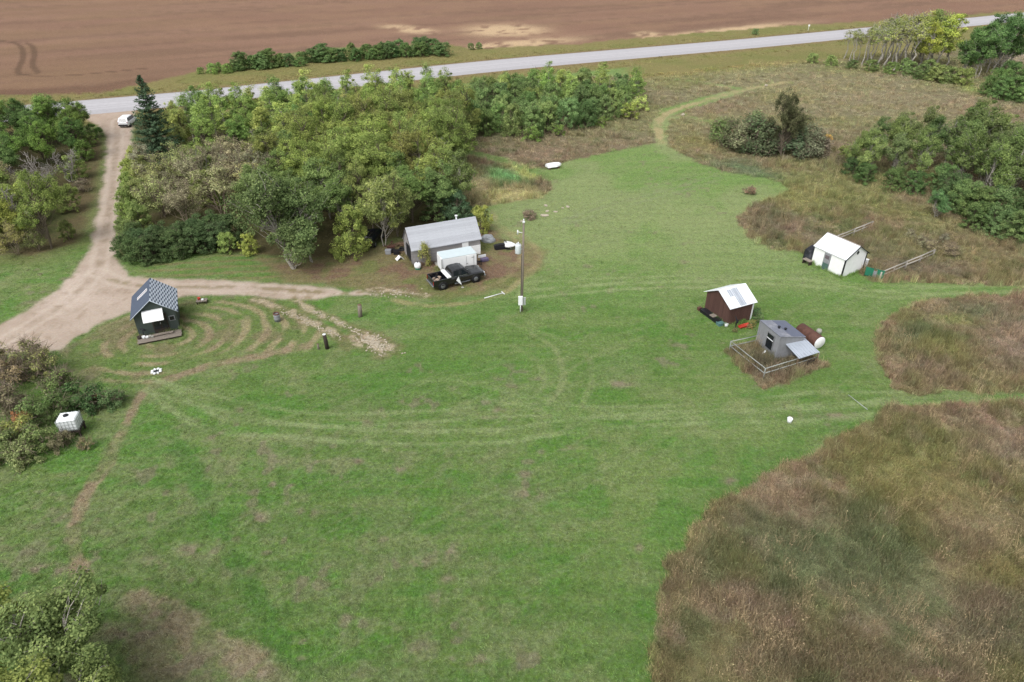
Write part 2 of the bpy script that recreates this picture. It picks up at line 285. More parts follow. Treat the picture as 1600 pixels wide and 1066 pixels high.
# ------------------------------------------------------------------ materials
def new_mat(name):
    m = bpy.data.materials.new(name); m.use_nodes = True; n = m.node_tree.nodes; l = m.node_tree.links
    b = n['Principled BSDF']; b.inputs['Specular IOR Level'].default_value = .25
    return m, n, l, b
def math_node(n, l, op, a, b):
    q = n.new('ShaderNodeMath'); q.operation = op
    for i, v in enumerate((a, b)):
        if v is None: continue
        if hasattr(v, 'is_output'): l.new(v, q.inputs[i])
        else: q.inputs[i].default_value = v
    return q.outputs[0]
def noise_node(n, l, co, scale, detail=4, rough=.6):
    t = n.new('ShaderNodeTexNoise'); t.inputs['Scale'].default_value = scale; t.inputs['Detail'].default_value = detail; t.inputs['Roughness'].default_value = rough
    if co: l.new(co, t.inputs['Vector'])
    return t.outputs['Fac']
def mapr(n, l, v, a, b, c, d):
    q = n.new('ShaderNodeMapRange'); l.new(v, q.inputs['Value'])
    for i, k in enumerate((a, b, c, d)): q.inputs[i + 1].default_value = k
    return q.outputs[0]
def scale_col(n, l, col, fac):
    q = n.new('ShaderNodeVectorMath'); q.operation = 'SCALE'; l.new(col, q.inputs[0]); l.new(fac, q.inputs['Scale']); return q.outputs[0]

def ground_mat(name='ground_cover', amp=1.0):
    m, n, l, b = new_mat(name)
    a = n.new('ShaderNodeAttribute'); a.attribute_name = 'Col'
    tc = n.new('ShaderNodeTexCoord'); co = tc.outputs['Object']
    n1 = noise_node(n, l, co, 5.0, 5, .75); n2 = noise_node(n, l, co, 1.3, 5, .7); n3 = noise_node(n, l, co, 26.0, 2, .6)
    f = math_node(n, l, 'MULTIPLY', mapr(n, l, n1, .25, .75, 1 - .5 * amp, 1 + .5 * amp), mapr(n, l, n2, .3, .7, 1 - .16 * amp, 1 + .16 * amp))
    f = math_node(n, l, 'MULTIPLY', f, mapr(n, l, n3, .3, .7, 1 - .25 * amp, 1 + .25 * amp))
    hv = n.new('ShaderNodeHueSaturation'); l.new(a.outputs['Color'], hv.inputs['Color'])
    l.new(mapr(n, l, noise_node(n, l, co, 2.3, 4, .7), .3, .7, .488, .512), hv.inputs['Hue']); l.new(mapr(n, l, noise_node(n, l, co, 3.7, 4, .7), .3, .7, 1.18, .82), hv.inputs['Saturation'])
    l.new(scale_col(n, l, hv.outputs[0], f), b.inputs['Base Color'])
    b.inputs['Roughness'].default_value = .95; b.inputs['Specular IOR Level'].default_value = .08
    bp = n.new('ShaderNodeBump'); bp.inputs['Strength'].default_value = .7 * amp; bp.inputs['Distance'].default_value = .06
    l.new(math_node(n, l, 'ADD', n1, n3), bp.inputs['Height']); l.new(bp.outputs[0], b.inputs['Normal'])
    return m
M_GROUND = ground_mat(); M_GRAVEL = ground_mat('gravel_surface', .32); M_FIELD = ground_mat('field_surface', .9)

def tuft_mat(name, k=1.25):
    """colour handed to each tuft by the ground it grows from"""
    m, n, l, b = new_mat(name)
    a = n.new('ShaderNodeAttribute'); a.attribute_type = 'INSTANCER'; a.attribute_name = 'tcol'
    t = n.new('ShaderNodeAttribute'); t.attribute_name = 'tint'
    f = math_node(n, l, 'MULTIPLY', t.outputs['Fac'], k)
    c = scale_col(n, l, a.outputs['Color'], f)
    df = n.new('ShaderNodeBsdfDiffuse'); l.new(c, df.inputs['Color']); n.remove(b); l.new(df.outputs[0], n['Material Output'].inputs['Surface'])
    return m
M_TUFT = tuft_mat('grass_blades', 1.85); M_LAWN = tuft_mat('lawn_blades', 1.3)

def leaf_mat():
    """one leaf material; the crown object's own colour is its base tint"""
    m, n, l, b = new_mat('leaves')
    oi = n.new('ShaderNodeObjectInfo'); t = n.new('ShaderNodeAttribute'); t.attribute_name = 'tint'
    hsv = n.new('ShaderNodeHueSaturation'); hsv.inputs['Saturation'].default_value = .92; l.new(oi.outputs['Color'], hsv.inputs['Color'])
    l.new(mapr(n, l, t.outputs['Fac'], .6, 1.4, .515, .485), hsv.inputs['Hue']); l.new(t.outputs['Fac'], hsv.inputs['Value'])
    n.remove(b); b = n.new('ShaderNodeBsdfDiffuse'); l.new(hsv.outputs[0], b.inputs['Color'])
    tr = n.new('ShaderNodeBsdfTranslucent'); l.new(hsv.outputs[0], tr.inputs['Color'])
    mx = n.new('ShaderNodeMixShader'); mx.inputs[0].default_value = .35
    l.new(b.outputs[0], mx.inputs[1]); l.new(tr.outputs[0], mx.inputs[2]); l.new(mx.outputs[0], n['Material Output'].inputs['Surface'])
    return m
M_LEAF = leaf_mat()

_mc = {}
def mat(name, col, rough=.7, var=.18, scale=6.0, bump=.15, metal=0.0, k=None, spec=.3, stretch=None, dirt=None):
    """painted / weathered surface: seen colour, mottled by noise, fine relief"""
    if name in _mc: return _mc[name]
    m, n, l, b = new_mat(name)
    tc = n.new('ShaderNodeTexCoord'); co = tc.outputs['Object']
    if stretch:
        mp = n.new('ShaderNodeMapping'); mp.inputs['Scale'].default_value = stretch; l.new(co, mp.inputs['Vector']); co = mp.outputs[0]
    n1 = noise_node(n, l, co, scale, 5, .65); n2 = noise_node(n, l, co, scale * 6, 3, .6)
    rgb = n.new('ShaderNodeRGB'); rgb.outputs[0].default_value = lc(col, k)
    f = math_node(n, l, 'MULTIPLY', mapr(n, l, n1, .25, .75, 1 - var, 1 + var), mapr(n, l, n2, .25, .75, 1 - var * .5, 1 + var * .5))
    oi = n.new('ShaderNodeObjectInfo'); f = math_node(n, l, 'MULTIPLY', f, mapr(n, l, oi.outputs['Random'], 0, 1, 1 - var * .38, 1 + var * .38))
    c = scale_col(n, l, rgb.outputs[0], f)
    if dirt:
        mx = n.new('ShaderNodeMix'); mx.data_type = 'RGBA'; n3 = noise_node(n, l, co, scale * .35, 5, .7)
        l.new(mapr(n, l, n3, .5, .68, 0, dirt[1]), mx.inputs[0]); l.new(c, mx.inputs[6]); mx.inputs[7].default_value = lc(dirt[0]); c = mx.outputs[2]
    l.new(c, b.inputs['Base Color']); b.inputs['Roughness'].default_value = rough; b.inputs['Metallic'].default_value = metal; b.inputs['Specular IOR Level'].default_value = spec
    if bump:
        bp = n.new('ShaderNodeBump'); bp.inputs['Strength'].default_value = bump; bp.inputs['Distance'].default_value = .03; l.new(n2, bp.inputs['Height']); l.new(bp.outputs[0], b.inputs['Normal'])
    _mc[name] = m; return m
M_BARK = mat('grey_bark', (112, 102, 88), .9, .3, 8, .5); M_BARKD = mat('dark_bark', (74, 64, 54), .9, .3, 8, .5); M_BIRCH = mat('pale_bark', (176, 170, 160), .8, .35, 5, .3, stretch=(1, 1, 4), dirt=((70, 64, 58), .8)); M_DEAD = mat('dead_wood', (150, 144, 138), .9, .25, 6, .3)
M_TWIG = mat('brown_twigs', (142, 128, 112), .9, .25, 3, 0)

# ------------------------------------------------------------------ object helpers
def put(o, parent=None):
    COL.objects.link(o)
    if parent is not None: o.parent = parent
    return o
def tag(o, label=None, cat=None, group=None, kind=None):
    if label: o['label'] = label
    if cat: o['category'] = cat
    if group: o['group'] = group
    if kind: o['kind'] = kind
    return o
def empty(name, loc, rz=0.0, label=None, cat=None, group=None):
    o = bpy.data.objects.new(name, None); o.empty_display_size = .3; put(o); o.location = loc; o.rotation_euler = (0, 0, rz)
    return tag(o, label, cat, group)
def np_mesh(name, V, Fq, mats=(), tint=None, smooth=False, nv=4):
    """mesh from arrays; Fq is (n, nv) face indices"""
    me = bpy.data.meshes.new(name); V = np.asarray(V, np.float32); Fq = np.asarray(Fq, np.int32)
    me.vertices.add(len(V)); me.vertices.foreach_set('co', V.ravel())
    n = len(Fq); me.loops.add(n * nv); me.loops.foreach_set('vertex_index', Fq.ravel())
    me.polygons.add(n); me.polygons.foreach_set('loop_start', np.arange(0, n * nv, nv, dtype=np.int32)); me.polygons.foreach_set('loop_total', np.full(n, nv, np.int32))
    if smooth: me.polygons.foreach_set('use_smooth', np.ones(n, bool))
    if tint is not None:
        a = me.attributes.new('tint', 'FLOAT', 'POINT'); a.data.foreach_set('value', np.asarray(tint, np.float32))
    for m in mats: me.materials.append(m)
    me.update(calc_edges=True); me.validate(); return me
class MB:
    """collects shapes into one mesh"""
    def __init__(s): s.v = []; s.f = []; s.sm = []
    def add(s, V, Fs, smooth=False):
        o = len(s.v); s.v += [tuple(p) for p in V]; s.f += [tuple(i + o for i in f) for f in Fs]; s.sm += [smooth] * len(Fs); return s
    def box(s, c, d, rz=0.0, ch=0.0, M=None):
        x, y, z = d[0] / 2, d[1] / 2, d[2] / 2; cs, sn = math.cos(rz), math.sin(rz)
        V = [(-x, -y, -z), (x, -y, -z), (x, y, -z), (-x, y, -z), (-x, -y, z), (x, -y, z), (x, y, z), (-x, y, z)]
        V = [(c[0] + cs * a - sn * b, c[1] + sn * a + cs * b, c[2] + q) for a, b, q in V]
        return s.add(V, [(0, 3, 2, 1), (4, 5, 6, 7), (0, 1, 5, 4), (1, 2, 6, 5), (2, 3, 7, 6), (3, 0, 4, 7)])
    def hull8(s, V): return s.add(V, [(0, 3, 2, 1), (4, 5, 6, 7), (0, 1, 5, 4), (1, 2, 6, 5), (2, 3, 7, 6), (3, 0, 4, 7)])
    def tube(s, pts, rad, n=8, cap=True, smooth=True):
        pts = [Vector(p) for p in pts]; rad = rad if hasattr(rad, '__len__') else [rad] * len(pts); V = []; Fs = []
        up = None
        for i, p in enumerate(pts):
            t = (pts[min(i + 1, len(pts) - 1)] - pts[max(i - 1, 0)]).normalized()
            a = t.orthogonal().normalized() if up is None else (up - t * up.dot(t)).normalized()
            up = a; b = t.cross(a)
            for k in range(n):
                an = 2 * math.pi * k / n; V.append(p + (a * math.cos(an) + b * math.sin(an)) * rad[i])
        for i in range(len(pts) - 1):
            for k in range(n): Fs.append((i * n + k, i * n + (k + 1) % n, (i + 1) * n + (k + 1) % n, (i + 1) * n + k))
        s.add(V, Fs, smooth)
        if cap:
            o = len(s.v) - len(V); s.f += [tuple(o + k for k in reversed(range(n))), tuple(o + (len(pts) - 1) * n + k for k in range(n))]; s.sm += [False, False]
        return s
    def prism(s, prof, p0, ax_u, ax_v, ax_w, L):
        """profile (u,v) points extruded by L along ax_w"""
        p0, u, v, w = (Vector(q) for q in (p0, ax_u, ax_v, ax_w)); n = len(prof)
        A = [p0 + u * a + v * b for a, b in prof]; B = [q + w * L for q in A]
        return s.add(A + B, [tuple(reversed(range(n))), tuple(range(n, 2 * n))] + [(i, (i + 1) % n, n + (i + 1) % n, n + i) for i in range(n)])
    def lathe(s, prof, c=(0, 0, 0), n=16, axis='Z', smooth=True):
        V = []; Fs = []
        for r, z in prof:
            for k in range(n):
                a = 2 * math.pi * k / n; q = (r * math.cos(a), r * math.sin(a), z)
                if axis == 'X': q = (q[2], q[0], q[1])
                if axis == 'Y': q = (q[0], q[2], q[1])
                V.append((c[0] + q[0], c[1] + q[1], c[2] + q[2]))
        for i in range(len(prof) - 1):
            for k in range(n): Fs.append((i * n + k, i * n + (k + 1) % n, (i + 1) * n + (k + 1) % n, (i + 1) * n + k))
        return s.add(V, Fs, smooth)
    def build(s, name, m, parent=None, bevel=0.0, seg=2, label=None):
        me = bpy.data.meshes.new(name); me.from_pydata([tuple(v) for v in s.v], [], s.f)
        for p, q in zip(me.polygons, s.sm): p.use_smooth = q
        import bmesh
        bm = bmesh.new(); bm.from_mesh(me); bmesh.ops.recalc_face_normals(bm, faces=bm.faces)
        if bevel: bmesh.ops.bevel(bm, geom=list(bm.edges), offset=bevel, segments=seg, affect='EDGES', profile=.5, clamp_overlap=True)
        bm.to_mesh(me); bm.free()
        me.materials.append(m); o = put(bpy.data.objects.new(name, me), parent)
        if label: o['label'] = label
        return o

# ================================================================== GROUND
def build_ground():
    py = np.concatenate([np.arange(1290, -24, -2.3)])
    ys = np.array([G(800, p)[1] for p in py])
    ys = np.concatenate([[-400, -120, -40, -10, 4], ys, ys[-1] * np.array([1.12, 1.3, 1.6, 2.2, 3.5, 7, 16])])
    pxs = np.arange(-180, 1781, 3.0) - 800
    ex = np.array([1250, 1700, 2800, 6000, 20000.0])
    pxs = np.concatenate([-ex[::-1], pxs, ex])
    dep = np.maximum(ys * CT + HC * ST, 26)
    X = pxs[None, :] * dep[:, None] / F; Y = np.repeat(ys[:, None], len(pxs), 1)
    nr, nc = X.shape; x = X.ravel(); y = Y.ravel()
    Z = zones(x, y); z = hgt(x, y)
    z = z + np.where(Z['field'] < -1, .10 * (fbm(x / 4, y / 2, 201, 3) - .5), 0)
    col = ground_colour(x, y, Z)
    idx = np.arange(nr * nc).reshape(nr, nc)
    Q = np.stack([idx[:-1, :-1], idx[:-1, 1:], idx[1:, 1:], idx[1:, :-1]], -1).reshape(-1, 4)
    def fm(k): return Z[k][Q].mean(1)
    zone = np.zeros(len(Q), int)
    zone[fm('road') < 15] = 1; zone[fm('grove') < 0] = 2; zone[fm('tall') < 0] = 3; zone[fm('field') < 0] = 4; zone[(fm('drive') < 0)] = 5
    names = ['lawn', 'road_verge', 'woodland_floor', 'meadow_ground', 'field', 'gravel_drive']
    labs = ['mown green lawn with mower tracks and dry patches', 'grassy verge and ditch beside the highway', 'brown leaf-littered ground under the trees', 'ground under the tall dry grass', 'brown harvested field beyond the highway', 'pale gravel driveway']
    for k, nm in enumerate(names):
        q = Q[zone == k]
        u, inv = np.unique(q.ravel(), return_inverse=True)
        V = np.stack([x[u], y[u], z[u]], 1)
        me = np_mesh(nm, V, inv.reshape(-1, 4), (M_GRAVEL if k == 5 else M_FIELD if k == 4 else M_GROUND,), smooth=True)
        a = me.attributes.new('Col', 'FLOAT_COLOR', 'POINT')
        a.data.foreach_set('color', np.concatenate([col[u], np.ones((len(u), 1))], 1).astype(np.float32).ravel())
        tag(put(bpy.data.objects.new(nm, me)), labs[k], kind='structure')
build_ground()

def road_mat():
    m, n, l, b = new_mat('worn_asphalt')
    a = n.new('ShaderNodeAttribute'); a.attribute_name = 'across'
    tc = n.new('ShaderNodeTexCoord'); co = tc.outputs['Object']
    n1 = noise_node(n, l, co, 2.0, 5, .6); n2 = noise_node(n, l, co, 40, 3, .6)
    w = math_node(n, l, 'ABSOLUTE', a.outputs['Fac'], None)
    w2 = math_node(n, l, 'ABSOLUTE', math_node(n, l, 'SUBTRACT', w, 2.1), None)
    tr = mapr(n, l, math_node(n, l, 'ABSOLUTE', math_node(n, l, 'SUBTRACT', w2, .75), None), 0, .5, .86, 1.0)
    ed = mapr(n, l, w, 3.7, 4.8, 1.0, .86)
    sp = n.new('ShaderNodeRGB'); sp.outputs[0].default_value = lc((188, 186, 190))
    f = math_node(n, l, 'MULTIPLY', math_node(n, l, 'MULTIPLY', tr, ed), mapr(n, l, n1, .3, .7, .93, 1.07))
    f = math_node(n, l, 'MULTIPLY', f, mapr(n, l, n2, .3, .7, .93, 1.07))
    l.new(scale_col(n, l, sp.outputs[0], f), b.inputs['Base Color']); b.inputs['Roughness'].default_value = .9; b.inputs['Specular IOR Level'].default_value = .15
    return m
def build_road():
    prof = [(-7.2, -.25), (-5.5, .10), (-3.8, .16), (-2.8, .18), (-1.4, .20), (0, .22), (1.4, .20), (2.8, .18), (3.8, .16), (5.5, .10), (7.2, -.25)]
    P_ = np.array(ROAD_C); T = np.gradient(P_, axis=0); T /= np.linalg.norm(T, axis=1)[:, None]; Nn = np.stack([-T[:, 1], T[:, 0]], 1)
    V = []; ac = []
    for p, nn in zip(P_, Nn):
        for o, z in prof: V.append((p[0] + nn[0] * o, p[1] + nn[1] * o, z)); ac.append(o)
    k = len(prof); i = np.arange((len(P_) - 1) * k).reshape(-1, k)[:, :-1].ravel()
    me = np_mesh('highway', V, np.stack([i, i + k, i + k + 1, i + 1], 1), (road_mat(),), smooth=False)
    a = me.attributes.new('across', 'FLOAT', 'POINT'); a.data.foreach_set('value', np.array(ac, np.float32))
    tag(put(bpy.data.objects.new('highway', me)), 'pale grey two-lane highway crossing behind the trees', kind='structure')
build_road()
# ================================================================== VEGETATION MESHES
def leaf_cards(C, N, S, asp=.6, rng=RNG, tint=None):
    """rhombic leaf faces at centres C, facing N, half length S"""
    n = len(C); R = rng.normal(size=(n, 3)); N = N / (np.linalg.norm(N, axis=1)[:, None] + 1e-9)
    U = np.cross(N, R); U /= np.linalg.norm(U, axis=1)[:, None] + 1e-9; Vv = np.cross(N, U)
    S = S[:, None]
    V = np.stack([C - U * S, C + Vv * S * asp - N * S * .12, C + U * S, C - Vv * S * asp - N * S * .12], 1).reshape(-1, 3)
    Fq = np.arange(n * 4).reshape(-1, 4)
    if tint is None: tint = np.clip(rng.normal(1, .17, n), .55, 1.5)
    return V, Fq, np.repeat(tint, 4)
class TB:
    """thin tubes for trunks, limbs and twigs, as arrays"""
    def __init__(s): s.V = []; s.F = []; s.n = 0
    def tube(s, pts, rad, n=5):
        P_ = np.asarray(pts, float); m = len(P_); T = np.gradient(P_, axis=0); T /= np.linalg.norm(T, axis=1)[:, None] + 1e-9
        A = np.cross(T, np.array([.31, .77, .55])); A /= np.linalg.norm(A, axis=1)[:, None] + 1e-9; B = np.cross(T, A)
        an = np.arange(n) * 2 * math.pi / n; r = np.asarray(rad, float)[:, None, None]
        V = P_[:, None, :] + r * (A[:, None, :] * np.cos(an)[None, :, None] + B[:, None, :] * np.sin(an)[None, :, None])
        i = np.arange(m - 1)[:, None] * n; k = np.arange(n)[None, :]; k2 = (k + 1) % n
        s.F.append(np.stack([i + k, i + k2, i + n + k2, i + n + k], -1).reshape(-1, 4) + s.n); s.V.append(V.reshape(-1, 3)); s.n += m * n
    def mesh(s, name, m): return np_mesh(name, np.concatenate(s.V), np.concatenate(s.F), (m,), smooth=True)
def bend(a, b, k, rng, n=4):
    a = np.asarray(a, float); b = np.asarray(b, float); t = np.linspace(0, 1, n)[:, None]
    p = a + (b - a) * t; p[1:-1] += rng.normal(0, k * np.linalg.norm(b - a), (n - 2, 3)); return p
def make_tree(seed, h=9., r=3., base=.28, nc=34, lpc=140, ls=.16, cr=.95, tr=.16, shape='round', bark=None, stems=1, twigs=0, lean=0., flat=.75, dens=1.0):
    g = np.random.default_rng(seed); tb = TB(); bark = bark or M_BARK
    stemtops = []
    for s in range(stems):
        a = g.uniform(0, 6.28); off = 0 if stems == 1 else g.uniform(.1, .35); sp = 0 if stems == 1 else g.uniform(.25, .75) * r
        b0 = np.array([math.cos(a) * off, math.sin(a) * off, -.3]); t0 = np.array([math.cos(a) * sp + lean * h, math.sin(a) * sp, h * g.uniform(.72, .86)])
        p = bend(b0, t0, .025, g, 6); k = 1.0 if stems == 1 else .6
        tb.tube(p, tr * k * np.linspace(1.1, .22, 6), 7); stemtops.append(p)
    Cc = []; nl = int(g.integers(5, 8)); lobes = []
    for i in range(nl):
        an = i * 6.28 / (nl - 1) + g.normal(0, .4); rd = 0 if i == 0 else r * g.uniform(.4, .68); lr = r * (.5 if i == 0 else g.uniform(.34, .52)); zz = h - lr if i == 0 else h * (base + (1 - base) * g.uniform(.28, .78))
        lobes.append((math.cos(an) * rd, math.sin(an) * rd, zz, lr))
    for i in range(nc):
        if shape == 'round':
            lb = lobes[i % len(lobes)]; d = g.normal(size=3); d /= np.linalg.norm(d); q = d * lb[3] * g.uniform(.35, 1.05) ** .5
            zz = float(np.clip(lb[2] + q[2] * 1.05, base * h, h * 1.02)); p_ = np.array([lb[0] + q[0], lb[1] + q[1]]); rr = min(1.2, np.hypot(*p_) / r); a0 = math.atan2(p_[1], p_[0])
        elif shape == 'bush':
            z = g.uniform(0, 1) ** .85; rr = math.sqrt(max(0, 1 - z * z)) * g.uniform(.3, 1.0) ** .6; zz = base * h + (h - base * h) * z * .93
        elif shape == 'aspen':
            z = g.uniform(0, 1); rr = (.45 + .55 * math.sin(math.pi * min(1, z * 1.05 + .12))) * g.uniform(.25, 1.0) ** .6; zz = base * h + (h - base * h) * z * .95
        a = g.uniform(0, 6.28) if shape != 'round' else a0; st = stemtops[i % stems]; zf = np.clip(zz / st[-1][2], 0, 1); ax = st[0] + (st[-1] - st[0]) * zf
        c = np.array([ax[0] * .8 + math.cos(a) * rr * r * g.uniform(.85, 1.12), ax[1] * .8 + math.sin(a) * rr * r * g.uniform(.85, 1.12), zz]); Cc.append(c)
        zb = max(.15, zz - g.uniform(.25, .45) * (h * .35) - .3 * rr * r); q = st[0] + (st[-1] - st[0]) * np.clip(zb / st[-1][2], 0, 1)
        if shape != 'bush' or i % 3 == 0: tb.tube(bend(q, c, .06, g, 4), tr * np.array([.34, .22, .13, .06]), 4)
    Cc = np.array(Cc)
    for i in range(twigs):
        c = Cc[g.integers(len(Cc))]; d = g.normal(0, 1, 3) + (c - np.array([0, 0, h * .4])) * .25; d[2] = abs(d[2]) * .8 + .2; d /= np.linalg.norm(d)
        s0 = c - d * g.uniform(.2, .9); e = c + d * g.uniform(.4, 1.3)
        tb.tube(bend(s0, e, .06, g, 3), np.array([.022, .016, .007]) * (1 + h * .05), 3)
    Ls, Ns, Ss, Ts = [], [], [], []
    cen = np.array([0, 0, h * (base + .35 * (1 - base))])
    for c in Cc:
        n = int(lpc * g.uniform(.35, 1.5) * dens); R = cr * g.uniform(.5, 1.45)
        d = g.normal(size=(n, 3)); d /= np.linalg.norm(d, axis=1)[:, None]; d *= (g.uniform(0, 1, n) ** .45)[:, None]
        o = d * R * np.array([1, 1, flat]); Ls.append(c + o)
        out = c - cen; out = out / (np.linalg.norm(out) + 1e-6)
        Ns.append(d * .7 + out * .5 + np.array([0, 0, .55]) + g.normal(0, .45, (n, 3))); Ss.append(ls * g.uniform(.6, 1.35, n))
        Ts.append(np.clip(g.normal(1, .15) * g.normal(1, .24, n), .4, 1.75))
    L = np.concatenate(Ls); k = L[:, 2] > .05
    V, Fq, t = leaf_cards(L[k], np.concatenate(Ns)[k], np.concatenate(Ss)[k], .62, g, np.concatenate(Ts)[k])
    return tb.mesh('trunk', bark), np_mesh('crown', V, Fq, (M_LEAF,), t)
def make_dead(seed, h=6., r=2.5, stems=4, nb=16, m=None):
    g = np.random.default_rng(seed); tb = TB()
    for s in range(stems):
        a = g.uniform(0, 6.28); top = np.array([math.cos(a) * r * g.uniform(.3, .9), math.sin(a) * r * g.uniform(.3, .9), h * g.uniform(.65, 1)])
        p = bend((math.cos(a) * .2, math.sin(a) * .2, -.2), top, .04, g, 6); tb.tube(p, np.linspace(.1, .02, 6), 5)
        for i in range(nb):
            f = g.uniform(.25, .97); q = p[0] + (p[-1] - p[0]) * f; d = g.normal(0, 1, 3); d[2] = abs(d[2]) + .35; d /= np.linalg.norm(d); L = g.uniform(.6, 1.9) * (1.15 - f * .6)
            e = bend(q, q + d * L, .07, g, 4); tb.tube(e, np.array([.034, .026, .018, .008]), 4)
            for j in range(3):
                f2 = g.uniform(.3, .95); q2 = e[0] + (e[-1] - e[0]) * f2; d2 = d + g.normal(0, .6, 3); d2 /= np.linalg.norm(d2); tb.tube(bend(q2, q2 + d2 * L * g.uniform(.25, .55), .06, g, 3), np.array([.016, .012, .006]), 3)
    return tb.mesh('branches', m or M_DEAD)
def make_spruce(seed, h=13.2, R=4.1):
    g = np.random.default_rng(seed); tb = TB(); tb.tube([(0, 0, -.3), (0, 0, h * .5), (0.03, 0, h)], [.22, .12, .02], 7)
    Cs, Ns, Ss, Ts = [], [], [], []; z = .5
    while z < h - .1:
        f = z / h; L0 = R * (1 - f) ** .82 + .12; nb = max(4, int(11 - 6 * f))
        for b in range(nb):
            a = g.uniform(0, 6.28); L = L0 * g.uniform(.72, 1.15); dr = -.28 + .5 * f + g.normal(0, .05); n = int(16 + 52 * L / R)
            t = g.uniform(.12, 1, n); side = g.normal(0, .13, n) * L * (1.1 - t); d = np.array([math.cos(a), math.sin(a), 0]); pz = np.array([-math.sin(a), math.cos(a), 0])
            c = np.array([0, 0, z]) + d * (t * L)[:, None] + pz * side[:, None]; c[:, 2] += dr * L * t + .22 * L * t * t - np.abs(g.normal(0, .12, n))
            Cs.append(c); Ns.append(np.array([0, 0, .8]) + d * .35 + g.normal(0, .4, (n, 3))); Ss.append(g.uniform(.1, .24, n) * (1.1 - .4 * f)); Ts.append(np.clip(g.normal(.95 + .15 * (t - .5), .2, n), .5, 1.5))
            tb.tube([(0, 0, z), tuple(np.array([0, 0, z + dr * L * .5]) + d * L * .5), tuple(np.array([0, 0, z + (dr + .15) * L]) + d * L * .9)], [.035, .02, .006], 3)
        z += .30 - .1 * f
    V, Fq, t = leaf_cards(np.concatenate(Cs), np.concatenate(Ns), np.concatenate(Ss), .42, g, np.concatenate(Ts))
    return tb.mesh('trunk', M_BARKD), np_mesh('crown', V, Fq, (M_LEAF,), t)

PROTO = {
    'poplar': [make_tree(100 + i, 9, 3.1, .14, 150, 130, .082, .58, .15, 'round', twigs=70) for i in range(4)],
    'maple': [make_tree(120 + i, 9, 3.8, .10, 190, 140, .082, .6, .18, 'round', M_BARK, stems=2, twigs=70) for i in range(3)],
    'aspen': [make_tree(140 + i, 9, 1.7, .30, 42, 120, .095, .6, .11, 'aspen', M_BIRCH, lean=.03 * (i - 1)) for i in range(4)],
    'thin_aspen': [make_tree(150 + i, 8, 1.4, .62, 14, 66, .10, .55, .13, 'aspen', M_BIRCH, twigs=40, lean=.05 * (i - 1)) for i in range(3)],
    'grey': [make_tree(160 + i, 7, 2.8, .10, 74, 70, .095, .75, .10, 'round', M_TWIG, stems=4, twigs=240) for i in range(4)],
    'bush': [make_tree(180 + i, 5, 2.3, .03, 130, 112, .08, .46, .08, 'bush', M_BARK, stems=3, twigs=40) for i in range(4)],
    'shrub': [make_tree(200 + i, 2.4, 1.35, .03, 26, 120, .085, .46, .05, 'bush', M_TWIG, stems=4, twigs=60) for i in range(4)],
    'bare_shrub': [make_tree(220 + i, 2.6, 1.4, .03, 26, 85, .08, .45, .05, 'bush', M_TWIG, stems=5, twigs=200) for i in range(3)],
    'willow': [make_tree(240 + i, 4.2, 1.0, .04, 26, 85, .12, .6, .05, 'aspen', M_TWIG, stems=4, twigs=110, flat=1.5) for i in range(3)],
    'near': [make_tree(260 + i, 7, 2.7, .2, 72, 300, .085, .7, .16, 'round', M_BIRCH, stems=2, twigs=60) for i in range(2)],
    'birch': [make_tree(280 + i, 8, 2.6, .16, 90, 140, .095, .64, .12, 'round', M_BIRCH, stems=2, twigs=30) for i in range(2)],
    'leaning_birch': [make_tree(290 + i, 8.2, 3.0, .06, 110, 140, .095, .68, .16, 'round', M_BIRCH, stems=1, twigs=50, lean=-.16, flat=1.0) for i in range(1)],
}
SPRUCE = make_spruce(300)
DEADS = [make_dead(310 + i, 6, 2.6, 6, 18) for i in range(3)]
NM = {'poplar': 'poplar_tree', 'maple': 'maple_tree', 'aspen': 'aspen_tree', 'thin_aspen': 'thin_aspen_tree', 'grey': 'greyish_tree', 'bush': 'leafy_bush', 'shrub': 'shrub', 'bare_shrub': 'twiggy_shrub', 'willow': 'willow_shrub', 'near': 'broadleaf_tree', 'birch': 'birch_tree', 'leaning_birch': 'leaning_birch_tree'}
PH = {'poplar': 9, 'maple': 9, 'aspen': 9, 'thin_aspen': 8, 'grey': 7, 'bush': 5, 'shrub': 2.4, 'bare_shrub': 2.6, 'willow': 4.2, 'near': 7, 'birch': 8, 'leaning_birch': 8.2}
LEAFK = 2.6
def tone(t):
    t = np.asarray(t, float); y = t[0] / t[1]
    return 'grey-brown' if y > 1.02 and t[2] > 78 else 'yellowish' if y > .93 else 'bright green' if t[1] > 112 else 'mid-green' if t[1] > 98 else 'deep green'
def plant(kind, x, y, h, tint, label, group=None, rz=None, wide=1.0, variant=None, cat=None):
    if '{t}' in label: label = label.replace('{t}', tone(tint))
    pr = PROTO[kind]; tm, cm = pr[random.randrange(len(pr)) if variant is None else variant]
    o = empty(NM[kind], (x, y, hz(x, y)), random.uniform(0, 6.28) if rz is None else rz, label, cat or ('tree' if kind not in ('bush', 'shrub', 'bare_shrub', 'willow') else 'bush'), group)
    s = h / PH[kind]; w = s * wide * random.uniform(.93, 1.08); o.scale = (w, w * random.uniform(.94, 1.06), s)
    t = put(bpy.data.objects.new('trunk' if cat is None and kind not in ('bush', 'shrub', 'bare_shrub', 'willow') else 'stems', tm), o)
    c = put(bpy.data.objects.new('crown', cm), o); k = LEAFK / KEXP; v = random.uniform(.82, 1.18)
    j = [random.uniform(.87, 1.03), 1, random.uniform(.88, 1.1)]
    r = lin(tint, k * v); c.color = (float(r[0] * j[0]), float(r[1]), float(r[2] * j[2]), 1)
    return o
